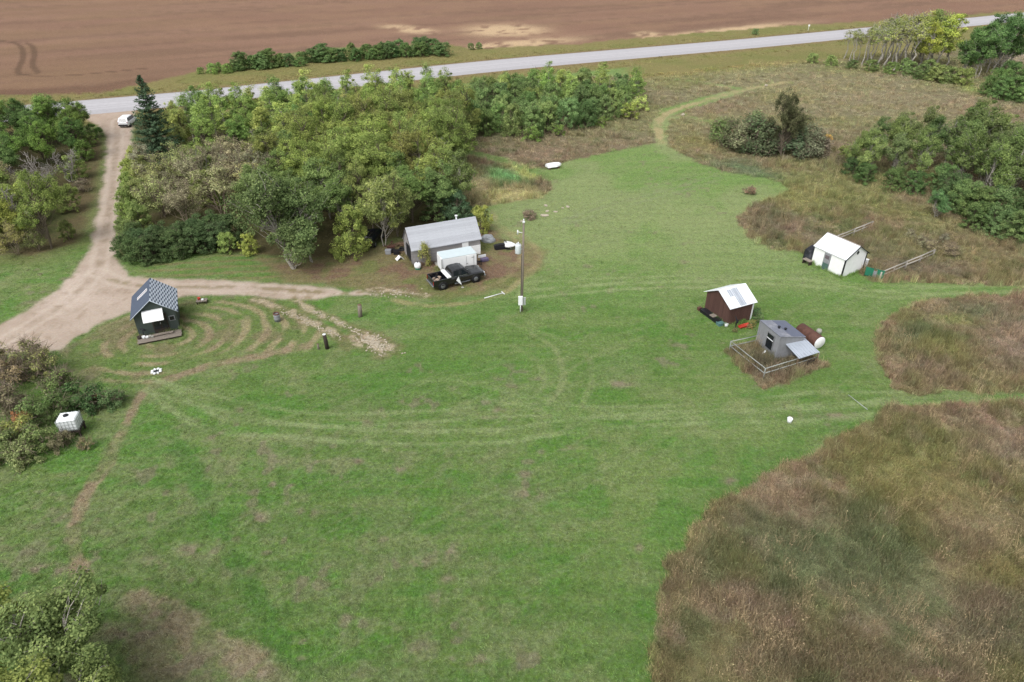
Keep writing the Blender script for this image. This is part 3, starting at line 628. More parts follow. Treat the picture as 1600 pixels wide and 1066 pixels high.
def scatter(poly, gap, seed, n=4000):
    """spread points over a ground polygon, no two nearer than gap"""
    g = np.random.default_rng(seed); P_ = np.array(poly); lo = P_.min(0); hi = P_.max(0); out = []
    C = g.uniform(lo, hi, (n, 2)); C = C[poly_sd(C[:, 0], C[:, 1], poly) < 0]
    for c in C:
        if all((c[0] - q[0]) ** 2 + (c[1] - q[1]) ** 2 > gap * gap for q in out): out.append(c)
    return out
GREEN, OLIVE, YELG, DARKG, GREYG, MIDG = (92, 116, 56), (106, 114, 58), (128, 138, 60), (66, 88, 48), (126, 122, 90), (84, 110, 54)

# ---- the grove between the drive and the lawn
R1 = GP([(228, 385), (222, 330), (230, 268), (244, 238), (275, 205), (400, 186), (560, 176), (695, 166), (722, 215), (712, 285), (735, 335), (640, 356), (560, 372), (470, 385), (395, 370), (300, 372)])
for x, y in scatter(R1, 3.35, 1):
    px, py = Pn(x, y); px = float(px); py = float(py); u = random.random()
    if math.hypot(px - 240, (py - 250) * 2) < 46 or (px < 232 and py < 262): continue
    if px < 410 and 262 < py < 350:
        if u < .72: plant('grey', x, y, random.uniform(4.6, 6.4), random.choice([(128, 122, 88), (134, 128, 84), (120, 116, 92), (124, 126, 78)]), '{t} half-bare tree in the grove ' + ('right beside the drive' if px < 260 else 'below the spruce' if px < 320 else 'above the dark hedge') + (', back row' if py < 300 else ', front row'), 'half-bare trees in the grove')
        else: plant('bush', x, y, random.uniform(4, 5.2), OLIVE, 'olive leafy bush among half-bare trees ' + ('right beside the drive' if px < 250 else 'below the spruce' if px < 320 else 'above the dark hedge'), 'olive bushes in the grove')
    elif py >= 350 and px < 400: continue
    elif px < 300 and py < 262: plant('poplar', x, y, random.uniform(5, 6.5), random.choice([(112, 118, 66), (118, 124, 66)]), 'yellow-green young tree behind the tall dark spruce', 'young trees behind the spruce', wide=.9)
    elif py < 215 or (px < 480 and py < 262):
        if u < .5: plant('aspen', x, y, random.uniform(7, 9), random.choice([(110, 124, 62), (118, 128, 66), (102, 118, 60)]), 'slender {t} aspen near the highway ' + ('just right of the spruce' if px < 380 else 'left of the grove centre' if px < 480 else 'at the grove centre' if px < 600 else 'at the right of the grove'), 'slender aspens in the grove', wide=1.15)
        else: plant('poplar', x, y, random.uniform(6.5, 8.2), random.choice([(98, 116, 58), (106, 120, 58), (88, 108, 56)]), 'rounded {t} poplar near the highway ' + ('just right of the spruce' if px < 380 else 'left of the grove centre' if px < 480 else 'at the grove centre' if px < 600 else 'at the right of the grove'), 'rounded poplars in the grove', wide=.95)
    elif px > 480 and py < 320:
        plant('maple', x, y, random.uniform(8, 9.6), random.choice([(104, 114, 54), (96, 110, 54), (110, 118, 58), (112, 114, 60)]), 'tall {t} maple in the ' + ('left' if px < 560 else 'middle' if px < 640 else 'right') + (' back' if py < 262 else ' front') + ' of the grove behind the barn', 'dense maples behind the barn', wide=.92)
    else:
        plant('poplar' if u < .6 else 'birch', x, y, random.uniform(6, 8), random.choice([(92, 106, 58), (86, 100, 56), (112, 118, 60)]), '{t} tree in the front of the grove ' + ('above the dark hedge' if px < 420 else 'behind the leaning birch' if px < 520 else 'left of the barn' if px < 630 else 'behind the barn'), 'trees along the front of the grove')
for i, (px, py, h, t) in enumerate([(212, 262, 3.2, (124, 132, 66)), (209, 285, 3.4, (118, 128, 66)), (207, 308, 3.4, (112, 122, 64)), (206, 332, 3.4, (106, 118, 62)), (205, 356, 3.4, (104, 116, 62)), (204, 380, 3.2, (98, 112, 60)), (224, 290, 4.2, (120, 126, 74)), (222, 325, 4.0, (112, 120, 70)), (222, 362, 3.8, (104, 116, 66))]):
    x, y = G(px, py); plant('bush', x, y, h, t, '{t} bush overhanging the right edge of the drive, ' + ['uppermost', 'second from top', 'third from top', 'third from bottom', 'second from bottom', 'lowest', 'upper inner', 'middle inner', 'lower inner'][i], 'bushes along the right edge of the drive', wide=.85)
# hedge of dark bushes on the corner of the drive
for i, (px, py, h) in enumerate([(200, 402, 2.6), (222, 409, 3.0), (246, 406, 3.1), (270, 402, 3.2), (294, 398, 3.2), (318, 393, 3.3), (342, 388, 3.2), (232, 396, 3.3), (258, 392, 3.4), (285, 388, 3.4), (312, 382, 3.5), (338, 376, 3.6), (210, 390, 3.1), (362, 380, 3.4)]):
    x, y = G(px, py); plant('bush', x, y, h, (66, 80, 48), 'dark green hedge bush at the drive bend, ' + ('left end' if px < 235 else 'middle' if px < 290 else 'right end') + (' front row' if i < 7 else ' back row'), 'dark hedge bushes', wide=1.15)
x, y = G(358, 395); plant('bush', x, y, 2.5, (112, 122, 62), 'small light green rounded bush at the right end of the dark hedge', wide=.9)
x, y = G(392, 398); plant('bush', x, y, 2.6, (116, 124, 60), 'small yellow-green bush left of the leaning white-barked birch', wide=.9)
# front row of the grove
x, y = G(461, 420); plant('leaning_birch', x, y, 10.4, (84, 98, 58), 'big birch leaning left over the mown strip with white trunk', rz=.1)
x, y = G(491, 408); plant('birch', x, y, 9.6, (80, 96, 56), 'dark green birch with straight white trunk right of the leaning birch', rz=.8)
x, y = G(545, 400); plant('bush', x, y, 6.0, (118, 126, 62), 'yellow-green rounded tree in front of the grove left of the barn', wide=.8)
x, y = G(598, 384); plant('birch', x, y, 8.2, (104, 114, 62), 'grey-green tree overhanging the parked dark car', wide=.9)
x, y = G(622, 370); plant('poplar', x, y, 8.0, (108, 116, 64), 'olive tree just behind the left end of the barn', wide=.85)
x, y = G(752, 362); plant('bush', x, y, 3.4, (122, 124, 62), 'yellow-olive bush at the right gable of the barn', wide=.8)
x, y = G(715, 345); plant('bush', x, y, 4.0, (64, 84, 56), 'dark blue-green bush behind the barn roof', wide=1.1)
x, y = G(690, 345); plant('bush', x, y, 4.2, (72, 88, 52), 'dark green bush behind the middle of the barn', wide=1.1)
x, y = G(666, 417); plant('willow', x, y, 2.6, (122, 124, 66), 'thin yellow-green sapling against the front wall of the barn', wide=.9, cat='sapling')
for px, py, h in [(320, 300, 5.6), (425, 262, 6.5), (395, 312, 5.8), (690, 300, 7.5), (470, 305, 7)]:
    x, y = G(px, py); o = empty('dead_tree', (x, y, hz(x, y)), random.uniform(0, 6), 'bare grey dead tree standing among the leafy grove trees', 'tree', 'dead trees in the grove'); o.scale = (h / 6 * .8,) * 2 + (h / 6,)
    put(bpy.data.objects.new('branches', random.choice(DEADS)), o)
# spruce
x, y = G(257, 262); o = empty('spruce_tree', (x, y, hz(x, y)), .4, 'tall dark conical spruce beside the drive near the highway', 'tree')
put(bpy.data.objects.new('trunk', SPRUCE[0]), o); c = put(bpy.data.objects.new('crown', SPRUCE[1]), o); c.color = tuple(float(v) for v in lin((62, 80, 58), LEAFK / KEXP)) + (1,)
# ---- dense green thicket right of the grove
R2 = GP([(700, 190), (722, 212), (815, 216), (900, 205), (985, 180), (1000, 160), (990, 148), (860, 150), (715, 165)])
for x, y in scatter(R2, 2.9, 2):
    px = float(Pn(x, y)[0]); py = float(Pn(x, y)[1])
    if py < 172 and random.random() < .4: plant('aspen', x, y, random.uniform(6, 7.2), random.choice([(116, 128, 66), (104, 122, 62)]), 'slender {t} aspen at the back of the thicket, ' + ('left' if px < 800 else 'middle' if px < 900 else 'right'), 'aspens behind the thicket', wide=1.2)
    else: plant('bush', x, y, random.uniform(4.6, 6.0) * (1 if px < 940 else .8), random.choice([(92, 112, 64), (98, 116, 66), (86, 104, 60), (106, 120, 68)]), 'bushy {t} young poplar in the thicket ' + ('at its left end' if px < 780 else 'left of its middle' if px < 850 else 'right of its middle' if px < 920 else 'at its right end') + (', back row' if py < 180 else ', front row'), 'bushy poplars in the thicket', wide=.82)
for px, py, h, t in [(828, 220, 2.6, (112, 132, 60)), (985, 186, 3.0, (128, 136, 66)), (1000, 172, 2.8, (130, 138, 72)), (940, 198, 1.8, (112, 130, 62)), (875, 212, 1.9, (100, 122, 58))]:
    x, y = G(px, py); plant('shrub', x, y, h, t, 'light yellow-green shrub at the foot of the green thicket', 'light shrubs at the thicket edge')
# ---- trees left of the drive
R3 = GP([(-160, 395), (-60, 330), (-80, 230), (0, 205), (100, 203), (134, 214), (126, 250), (104, 300), (95, 320), (60, 300), (20, 330), (-20, 390)])
for x, y in scatter(R3, 3.6, 3):
    px = float(Pn(x, y)[0]); py = float(Pn(x, y)[1])
    if py > 262 and 40 < px < 130: continue
    if py > 300: plant('grey', x, y, random.uniform(4, 5.5), (112, 112, 72), 'grey-green tree at the picture edge left of the drive', 'grey-green trees left of the drive')
    else: plant('poplar', x, y, random.uniform(6.0, 7.8), random.choice([(82, 102, 54), (92, 112, 52), (76, 96, 52), (104, 118, 54)]), '{t} spreading tree left of the drive ' + ('at the picture edge' if px < 30 else 'in the middle of its clump' if px < 95 else 'nearest the drive') + ('' if py < 235 else ', front'), 'green trees left of the drive', wide=1.0)
x, y = G(80, 388); plant('maple', x, y, 9.0, (112, 120, 58), 'large yellow-green rounded tree left of the drive', wide=.66)
for px, py, h, w in [(80, 298, 5.6, 1.3), (112, 285, 5.2, 1.1), (62, 310, 5.4, 1.1), (28, 352, 6.2, .9)]:
    x, y = G(px, py); o = empty('dead_tree', (x, y, hz(x, y)), random.uniform(0, 6), 'bare grey branching tree in the clump left of the drive', 'tree', 'bare grey trees left of the drive'); o.scale = (h / 6 * w, h / 6 * w, h / 6)
    put(bpy.data.objects.new('branches', DEADS[0]), o)
for px, py, h, t, k in [(28, 398, 3.6, (114, 112, 70), 'grey'), (62, 392, 2.8, (108, 112, 64), 'grey'), (108, 374, 2.4, (100, 108, 58), 'bush'), (10, 378, 5.0, (116, 122, 58), 'bush'), (35, 345, 5.2, (112, 118, 58), 'bush'), (-5, 330, 6, (104, 114, 54), 'bush'), (112, 330, 3.6, (104, 114, 56), 'bush'), (122, 280, 3.6, (98, 112, 56), 'bush'), (130, 252, 3.4, (92, 110, 54), 'bush'), (-10, 392, 3, (122, 122, 62), 'bush'), (40, 372, 3.4, (126, 128, 60), 'grey'), (5, 360, 3.8, (110, 118, 56), 'bush'), (52, 350, 2.6, (128, 118, 104), 'bare_shrub'), (132, 300, 1.8, (112, 104, 84), 'bare_shrub'), (140, 228, 2.2, (96, 112, 56), 'shrub'), (150, 214, 2.2, (84, 112, 52), 'shrub'), (-40, 385, 3.4, (112, 118, 60), 'bush')]:
    x, y = G(px, py); plant(k, x, y, h, t, ('{t} undergrowth bush left of the drive, ' + ('at the picture edge' if px < 20 else 'right beside the gravel' if px > 110 else 'under the large yellow-green tree')), 'undergrowth left of the drive', cat='bush')
# ---- shrubs by the white tank
for px, py, h, t, k, lb in [
    (40, 580, 2.6, (112, 98, 76), 'bare_shrub', 'brown twiggy shrub beside the pale gravel, tallest of its clump'), (70, 590, 2.4, (108, 102, 74), 'bare_shrub', 'brown-grey twiggy shrub at the gravel edge above the white tank'), (15, 605, 2.6, (116, 96, 82), 'bare_shrub', 'reddish-brown twiggy shrub at the left picture edge'), (-20, 590, 2.8, (112, 102, 70), 'bare_shrub', 'brown shrub cut by the left picture edge'), (90, 612, 2.0, (104, 104, 70), 'bare_shrub', 'olive-brown shrub between gravel and dark green shrubs'), (20, 640, 2.4, (118, 98, 84), 'bare_shrub', 'dry reddish shrub left of the white tank'), (-30, 640, 2.6, (108, 100, 70), 'bare_shrub', 'dry olive shrub at the left picture edge'),
    (125, 635, 2.0, (72, 90, 52), 'shrub', 'dark green shrub just above the white tank'), (155, 636, 1.9, (66, 84, 50), 'shrub', 'dark green shrub right of the white tank'), (178, 632, 1.5, (76, 92, 54), 'shrub', 'small dark shrub at the right tip of the shrub row'), (95, 645, 2.1, (80, 94, 52), 'shrub', 'dark green shrub behind the white tank'), (60, 660, 2.0, (82, 100, 58), 'shrub', 'blue-green shrub left of the white tank'), (35, 690, 2.1, (112, 116, 60), 'shrub', 'yellow-green shrub below the red-tipped shrub'), (70, 700, 1.9, (98, 106, 60), 'shrub', 'green shrub in front of the white tank'), (10, 712, 2.1, (96, 104, 62), 'shrub', 'olive shrub at the lower left of the shrub row'), (45, 722, 1.7, (104, 108, 66), 'shrub', 'low grey-green shrub at the lower edge of the row'), (-15, 690, 2.3, (92, 102, 58), 'shrub', 'green shrub at the left picture edge beside yellow-green shrub'), (95, 702, 1.3, (104, 100, 72), 'shrub', 'small brownish shrub under the white tank'), (-30, 730, 2.2, (100, 104, 64), 'shrub', 'grey shrub at the lower left picture edge'),
    (37, 668, 1.5, (150, 98, 60), 'shrub', 'small red-orange leaved shrub left of the white tank'), (148, 628, .9, (150, 92, 66), 'shrub', 'tiny reddish shrub tip among the dark green shrubs'), (137, 702, .9, (118, 96, 80), 'bare_shrub', 'small brown weed clump at the foot of the tank post')]:
    t = (t[0] - 4, t[1] + 7, t[2] - 6) if k == 'bare_shrub' else t
    x, y = G(px, py); plant(k, x, y, h, t, lb, 'shrubs by the white tank', wide=.6 if t[0] > 140 else 1.05)
# ---- trees at the lower left corner
for px, py, h, t, lb in [(105, 985, 6.4, (96, 106, 58), 'large leafy tree nearest the camera in the lower left corner'), (-30, 1005, 6.2, (94, 104, 52), 'yellow-green leafy tree cut by the lower left picture edge'), (150, 1075, 5.4, (90, 102, 58), 'dark green leafy tree at the bottom edge below the corner trees'), (30, 1110, 5.8, (98, 106, 56), 'leafy tree crown cut by the bottom picture edge')]:
    x, y = G(px, py, 3.8); plant('near', x, y, h, t, lb, 'trees in the lower left corner', wide=.98)
# ---- willow clump and dark tree beyond the lawn
for px, py, h, t in [(1122, 226, 3.2, (92, 104, 62)), (1138, 232, 3.6, (84, 92, 62)), (1152, 238, 3.4, (96, 100, 70)), (1166, 238, 4.2, (86, 94, 64)), (1180, 242, 4.4, (80, 90, 58)), (1194, 244, 4.0, (88, 94, 66)), (1208, 244, 3.4, (82, 90, 62)), (1240, 246, 3.8, (78, 88, 62)), (1256, 248, 4.0, (90, 94, 70)), (1268, 250, 3.4, (98, 98, 78)), (1172, 228, 4.2, (90, 98, 64)), (1248, 236, 4.2, (92, 96, 68)), (1284, 250, 2.6, (104, 98, 80))]:
    x, y = G(px, py); plant('willow', x, y, h * 1.25, tuple(v + 2 for v in t), 'grey-green upright willow shrub in the clump round the dark tree', 'willow clump', wide=1.25)
x, y = G(1222, 248); plant('maple', x, y, 10.4, (76, 78, 54), 'dark ragged tall tree rising out of the willow clump', wide=.72, variant=2)
for px, py, h, t, lb in [(1291, 226, 1.7, (160, 134, 70), 'small orange-yellow bush right of the willow clump'), (1318, 250, 2.2, (112, 118, 64), 'olive bush between willow clump and dark birches'), (1310, 262, 1.8, (106, 100, 74), 'low brownish bush between willow clump and dark birches'), (1340, 268, 2.4, (98, 110, 64), 'green bush at the left foot of the dark birches')]:
    x, y = G(px, py); plant('bush', x, y, h, t, lb)
# ---- right hand wood with white trunks
R6 = GP([(1322, 268), (1366, 288), (1440, 293), (1475, 285), (1530, 318), (1620, 330), (1740, 340), (1740, 262), (1600, 262), (1480, 250), (1345, 245)])
for x, y in scatter(R6, 3.2, 6):
    px = float(Pn(x, y)[0]); left = px < 1390
    plant('birch', x, y, random.uniform(6.0, 7.2) if left else random.uniform(7.8, 9.4), random.choice([(86, 100, 56), (98, 110, 62), (78, 92, 52), (92, 100, 64)]), '{t} white-trunked birch ' + ('at the left tip' if px < 1400 else 'left of the middle' if px < 1480 else 'right of the middle' if px < 1560 else 'at the right edge') + ' of the wood beyond the white shed', 'birches beyond the white shed', wide=random.uniform(.75, .95))
for px, py, h in [(1395, 298, 3.2), (1350, 286, 3.0), (1328, 276, 2.8), (1425, 303, 3.2), (1500, 332, 4.4), (1470, 300, 4.0), (1505, 335, 4.6), (1530, 345, 4.6), (1560, 352, 4.8), (1590, 358, 5), (1620, 365, 5), (1525, 362, 3.6), (1550, 370, 3.6), (1580, 374, 4), (1610, 380, 4), (1660, 372, 5), (1480, 318, 4.4)]:
    x, y = G(px, py); plant('bush', x, y, h, random.choice([(78, 98, 56), (86, 104, 60), (72, 90, 52)]), '{t} bush fronting the birch wood ' + ('at its left foot' if px < 1430 else 'at its middle' if px < 1540 else 'at the right picture edge') + (', nearest row' if py > 350 else ''), 'bushes at the front of the birch wood', wide=1.0)
x, y = G(1463, 340); plant('birch', x, y, 3.6, (78, 102, 62), 'small spreading tree with dark trunk standing alone in tall grass', wide=1.3)
# ---- aspens at the upper right by the highway
for i, (px, py, h) in enumerate([(1318, 92, 6), (1328, 96, 6.5), (1340, 95, 5.5), (1352, 98, 7), (1362, 96, 8), (1372, 102, 8.4), (1384, 100, 9), (1392, 104, 9.2), (1400, 98, 9.4), (1412, 102, 9.6), (1422, 100, 9.6), (1432, 104, 10), (1378, 94, 8.6), (1405, 92, 9), (1440, 98, 10.4), (1452, 102, 11), (1462, 106, 10.5), (1446, 110, 9.6), (1475, 104, 10.4), (1425, 94, 9.5), (1334, 100, 6.5), (1346, 104, 7), (1358, 104, 7.5), (1368, 108, 8), (1380, 108, 8.4), (1396, 110, 8.6), (1408, 108, 9), (1418, 110, 9), (1390, 92, 8.8), (1355, 92, 7)]):
    x, y = G(px, py); tall = px > 1428; h *= 1.15
    plant('thin_aspen' if not tall else 'aspen', x, y, h, (122, 126, 70) if not tall else random.choice([(128, 134, 58), (118, 124, 60), (96, 108, 58)]), 'thin white-trunked roadside aspen in the ' + ('left' if px < 1355 else 'middle' if px < 1395 else 'right') + ' of the upper right row' if not tall else 'taller yellow-green aspen at the right of the roadside row', 'thin roadside aspens' if not tall else 'taller roadside aspens', wide=1.25)
for px, py, h in [(1528, 122, 11.5), (1545, 114, 12.5), (1560, 110, 13), (1512, 118, 10.5), (1573, 106, 12), (1498, 122, 9), (1536, 104, 12)]:
    x, y = G(px, py); plant('birch', x, y, h, (74, 98, 54), 'dark green leaning tree in the upper right corner by the highway', 'dark trees in the upper right corner', wide=1.0)
for px, py, h in [(1270, 99, 2.4), (1300, 104, 2.6), (1330, 108, 2.2), (1360, 112, 2.8), (1390, 116, 2.8), (1420, 118, 3.2), (1440, 124, 3.4), (1462, 128, 3.8), (1480, 130, 3.6), (1500, 132, 3.6), (1450, 116, 3.4), (1410, 110, 3)]:
    x, y = G(px, py); plant('bush', x, y, h, random.choice([(104, 118, 66), (92, 108, 62), (112, 122, 68)]), '{t} undergrowth bush below the ' + ('left' if px < 1350 else 'middle' if px < 1430 else 'right') + ' roadside aspens', 'undergrowth below the roadside aspens', wide=1.3)
for px, py, h in [(1545, 150, 4.2), (1562, 156, 4.6), (1580, 158, 5), (1600, 162, 5), (1625, 165, 5.4), (1590, 140, 5), (1615, 145, 5.4), (1555, 140, 4.5), (1650, 168, 5.4), (1570, 132, 5), (1640, 150, 5.4)]:
    x, y = G(px, py); plant('bush', x, y, h, random.choice([(82, 104, 56), (76, 96, 54)]), 'dark green bush at the right edge of the far meadow', 'bushes at the far right edge', wide=1.1)
# ---- bushes in the ditch beyond the highway
for i in range(46):
    f = i / 45; px = 318 + 372 * f; py = 117 - 31 * f + random.uniform(-3, 2) - 3 * math.sin(f * 3.1)
    if 445 < px < 457: continue
    px += random.uniform(-5, 5)
    x, y = G(px, py); lo = px < 370
    plant('bush', x, y, random.uniform(1.4, 2.2) if lo else random.uniform(2.0, 4.4), (104, 124, 60) if lo else random.choice([(76, 96, 54), (84, 104, 58)]), 'light green low bush at the left end of the ditch row' if lo else 'dark green ditch bush beyond the highway, ' + ('left part' if px < 445 else 'left middle' if px < 530 else 'right middle' if px < 610 else 'right part') + ' of the row', 'low bushes in the ditch row' if lo else 'dark bushes in the ditch row', wide=random.uniform(.85, 1.6))
for px, py in [(736, 78), (748, 77), (1180, 52)]:
    x, y = G(px, py); plant('bush', x, y, 1.8, (92, 110, 66), 'small round bush at the field edge beyond the highway', 'small field edge bushes', wide=1.3)
# heaps of brush left on the lawn
for px, py, h, t, lb in [(829, 342, 1.2, (112, 98, 78), 'round brown brush heap on the lawn near pale rocks'), (1171, 303, 1.15, (118, 94, 78), 'reddish-brown brush heap alone on the far lawn')]:
    x, y = G(px, py); plant('bare_shrub', x, y, h, t, lb, wide=1.25, cat='brush heap')
x, y = G(1478, 398); plant('bare_shrub', x, y, 1.2, (122, 114, 90), 'grey weathered brush mound right of the white shed pen', wide=1.5, cat='brush heap')
for px, py, h in [(1440, 385, 1.5), (1455, 392, 1.6), (1420, 372, 1.3), (1470, 380, 1.4)]:
    x, y = G(px, py); plant('bare_shrub', x, y, h * .8, (122, 116, 90), 'grey leafless shrub inside the overgrown pen', 'leafless shrubs in the pen')

# ================================================================== TALL GRASS AND LAWN BLADES
def blade_mesh(name, seed, n, hmin, hmax, spread, w, lean, mat_, leafy=0):
    g = np.random.default_rng(seed); V = []; Fs = []; T = []
    for i in range(n):
        a = g.uniform(0, 6.28); r = spread * math.sqrt(g.uniform(0, 1)); b = np.array([math.cos(a) * r, math.sin(a) * r, -.03]); h = g.uniform(hmin, hmax)
        la = g.uniform(0, 6.28); ln = abs(g.normal(0, lean)) * h; d = np.array([math.cos(la), math.sin(la), 0]); s = np.array([-d[1], d[0], 0]) * w * g.uniform(.6, 1.3) / 2; wa = g.uniform(0, 6.28); s = np.array([math.cos(wa), math.sin(wa), 0]) * np.linalg.norm(s)
        m = b + d * ln * .35 + np.array([0, 0, h * .6]); e = b + d * ln + np.array([0, 0, h]); o = len(V)
        V += [b - s, b + s, m + s * .8, m - s * .8, e + s * .25, e - s * .25]; Fs += [(o, o + 1, o + 2, o + 3), (o + 3, o + 2, o + 4, o + 5)]; T += [float(np.clip(g.normal(1, .26), .45, 1.7))] * 6
    V = np.array(V); Fs = np.array(Fs); T = np.array(T)
    if leafy:
        C = np.stack([g.normal(0, spread * .6, leafy), g.normal(0, spread * .6, leafy), g.uniform(hmin * .3, hmax * .95, leafy)], 1)
        V2, F2, T2 = leaf_cards(C, g.normal(0, .6, (leafy, 3)) + np.array([0, 0, .7]), g.uniform(.018, .045, leafy) * (1 + w * 6), .5, g)
        Fs = np.concatenate([Fs, F2 + len(V)]); V = np.concatenate([V, V2]); T = np.concatenate([T, T2])
    return np_mesh(name, V, Fs, (mat_,), T)
def instance_nodes(name, protos):
    ng = bpy.data.node_groups.new(name, 'GeometryNodeTree')
    ng.interface.new_socket('Geometry', in_out='INPUT', socket_type='NodeSocketGeometry'); ng.interface.new_socket('Geometry', in_out='OUTPUT', socket_type='NodeSocketGeometry')
    N = ng.nodes; L = ng.links; i = N.new('NodeGroupInput'); o = N.new('NodeGroupOutput'); jn = N.new('GeometryNodeJoinGeometry')
    for p in protos:
        oi = N.new('GeometryNodeObjectInfo'); oi.inputs['Object'].default_value = p; oi.inputs['As Instance'].default_value = True; L.new(oi.outputs['Geometry'], jn.inputs[0])
    ip = N.new('GeometryNodeInstanceOnPoints'); ip.inputs['Pick Instance'].default_value = True
    def named(nm, ty):
        q = N.new('GeometryNodeInputNamedAttribute'); q.data_type = ty; q.inputs['Name'].default_value = nm; return q.outputs['Attribute']
    L.new(i.outputs[0], ip.inputs['Points']); L.new(jn.outputs[0], ip.inputs['Instance']); L.new(named('tidx', 'INT'), ip.inputs['Instance Index'])
    L.new(named('trot', 'FLOAT_VECTOR'), ip.inputs['Rotation']); L.new(named('tscale', 'FLOAT_VECTOR'), ip.inputs['Scale'])
    L.new(ip.outputs['Instances'], o.inputs[0]); return ng
def spread_tufts(name, label, cat, P3, scale, col, protos):
    n = len(P3)
    pm = bpy.data.meshes.new(name); pm.vertices.add(n); pm.vertices.foreach_set('co', P3.astype(np.float32).ravel())
    a = pm.attributes.new('tscale', 'FLOAT_VECTOR', 'POINT'); a.data.foreach_set('vector', scale.astype(np.float32).ravel())
    r = np.zeros((n, 3), np.float32); r[:, 2] = RNG.uniform(0, 6.28, n); r[:, :2] = RNG.normal(0, .1, (n, 2))
    a = pm.attributes.new('trot', 'FLOAT_VECTOR', 'POINT'); a.data.foreach_set('vector', r.ravel())
    a = pm.attributes.new('tidx', 'INT', 'POINT'); a.data.foreach_set('value', RNG.integers(0, len(protos), n).astype(np.int32))
    a = pm.attributes.new('tcol', 'FLOAT_COLOR', 'POINT'); a.data.foreach_set('color', np.concatenate([col, np.ones((n, 1))], 1).astype(np.float32).ravel())
    o = put(bpy.data.objects.new(name, pm)); tag(o, label, cat, kind='stuff')
    md = o.modifiers.new('tufts', 'NODES'); md.node_group = instance_nodes(name, [bpy.data.objects.new(name + '_tuft', me) for me in protos])
def grow():
    n = 250000
    px = RNG.uniform(-170, 1770, n); py = RNG.uniform(24, 1240, n)
    u = (px - 800) / F; v = (py - 533) / F; t = HC / (ST + v * CT); x = u * t; y = (CT - v * ST) * t
    Z = zones(x, y); z = hgt(x, y); dep = y * CT + HC * ST
    k = (Z['tall'] < .05) & (Z['field'] > 0) & (Z['road'] > 7.5) & (Z['drive'] > .3)
    k &= ~((Z['grove'] < -1.5) & (py < 215) & (px < 1000)) 
    xs, ys, zs, ds = x[k], y[k], z[k], dep[k]
    c = ground_colour(xs, ys); c = c * (np.clip(RNG.normal(1, .2, len(c)), .5, 1.6) * (.72 + .56 * fbm(xs / .9, ys / .9, 321, 3)))[:, None]
    c = c * (1 + RNG.normal(0, .05, c.shape)); c = np.clip(c, .01, .6)
    sc = RNG.uniform(.55, 1.45, len(xs)) * (.3 + 1.3 * sst(.25, .75, fbm(xs / 2.2, ys / 2.2, 301, 3))); edge = sst(0, -1.2, Z['tall'][k]); sc = np.maximum(sc, .75 * (1 - edge)) * .88
    w = np.maximum(1.0, ds / 75) * RNG.uniform(.85, 1.2, len(xs))
    spread_tufts('tall_grass', 'tall dry uncut grass and weeds', 'grass', np.stack([xs, ys, zs], 1), np.stack([w * .95, w * .95, sc * np.where(ds > 105, .75, 1.0)], 1), c,
                 [blade_mesh('tuft', 401, 30, .26, .7, .26, .024, .4, M_TUFT), blade_mesh('tuft', 402, 28, .2, .55, .28, .025, .55, M_TUFT), blade_mesh('tuft', 403, 26, .25, .72, .24, .022, .35, M_TUFT, 10), blade_mesh('tuft', 404, 20, .2, .55, .27, .022, .45, M_TUFT, 20)])
    q = RNG.uniform(0, 1, len(xs)) < .11 * sst(.5, .66, fbm(xs / 2.0, ys / 2.0, 311, 3)) * (c[:, 0] > c[:, 1] * .98)
    spread_tufts('seed_stalks', 'pale dry seed stalks standing in the tall grass', 'grass', np.stack([xs, ys, zs], 1)[q], np.stack([w, w, .8 + .6 * sc], 1)[q], np.clip(c[q] * .55 + np.asarray(lin((164, 144, 114))) * .42 / KEXP, 0, .6), [blade_mesh('stalk', 421, 9, .5, 1.0, .25, .02, .25, M_TUFT, 16), blade_mesh('stalk', 422, 7, .4, .9, .3, .02, .35, M_TUFT, 10)])
    k = (Z['tall'] > .1) & (Z['field'] > 0) & (Z['road'] > 7.5) & (Z['drive'] > .15) & (Z['grove'] > .5)
    k &= RNG.uniform(0, 1, n) < .48
    xs, ys, zs, ds = x[k], y[k], z[k], dep[k]
    c = ground_colour(xs, ys); c = np.clip(c * np.clip(RNG.normal(1, .22, len(c)), .5, 1.6)[:, None] * (1 + RNG.normal(0, .05, c.shape)), .01, .6)
    v = sst(16, 13, Z['road'][k]); w = np.maximum(1, ds / 60) * RNG.uniform(.7, 1.3, len(xs)); h = RNG.uniform(.6, 1.4, len(xs)) * (1 + 3.5 * v)
    spread_tufts('lawn_grass', 'short mown green grass blades', 'grass', np.stack([xs, ys, zs], 1), np.stack([w, w, h], 1), c,
                 [blade_mesh('blade', 411, 26, .03, .075, .2, .022, .6, M_LAWN), blade_mesh('blade', 412, 22, .03, .1, .17, .02, .7, M_LAWN)])
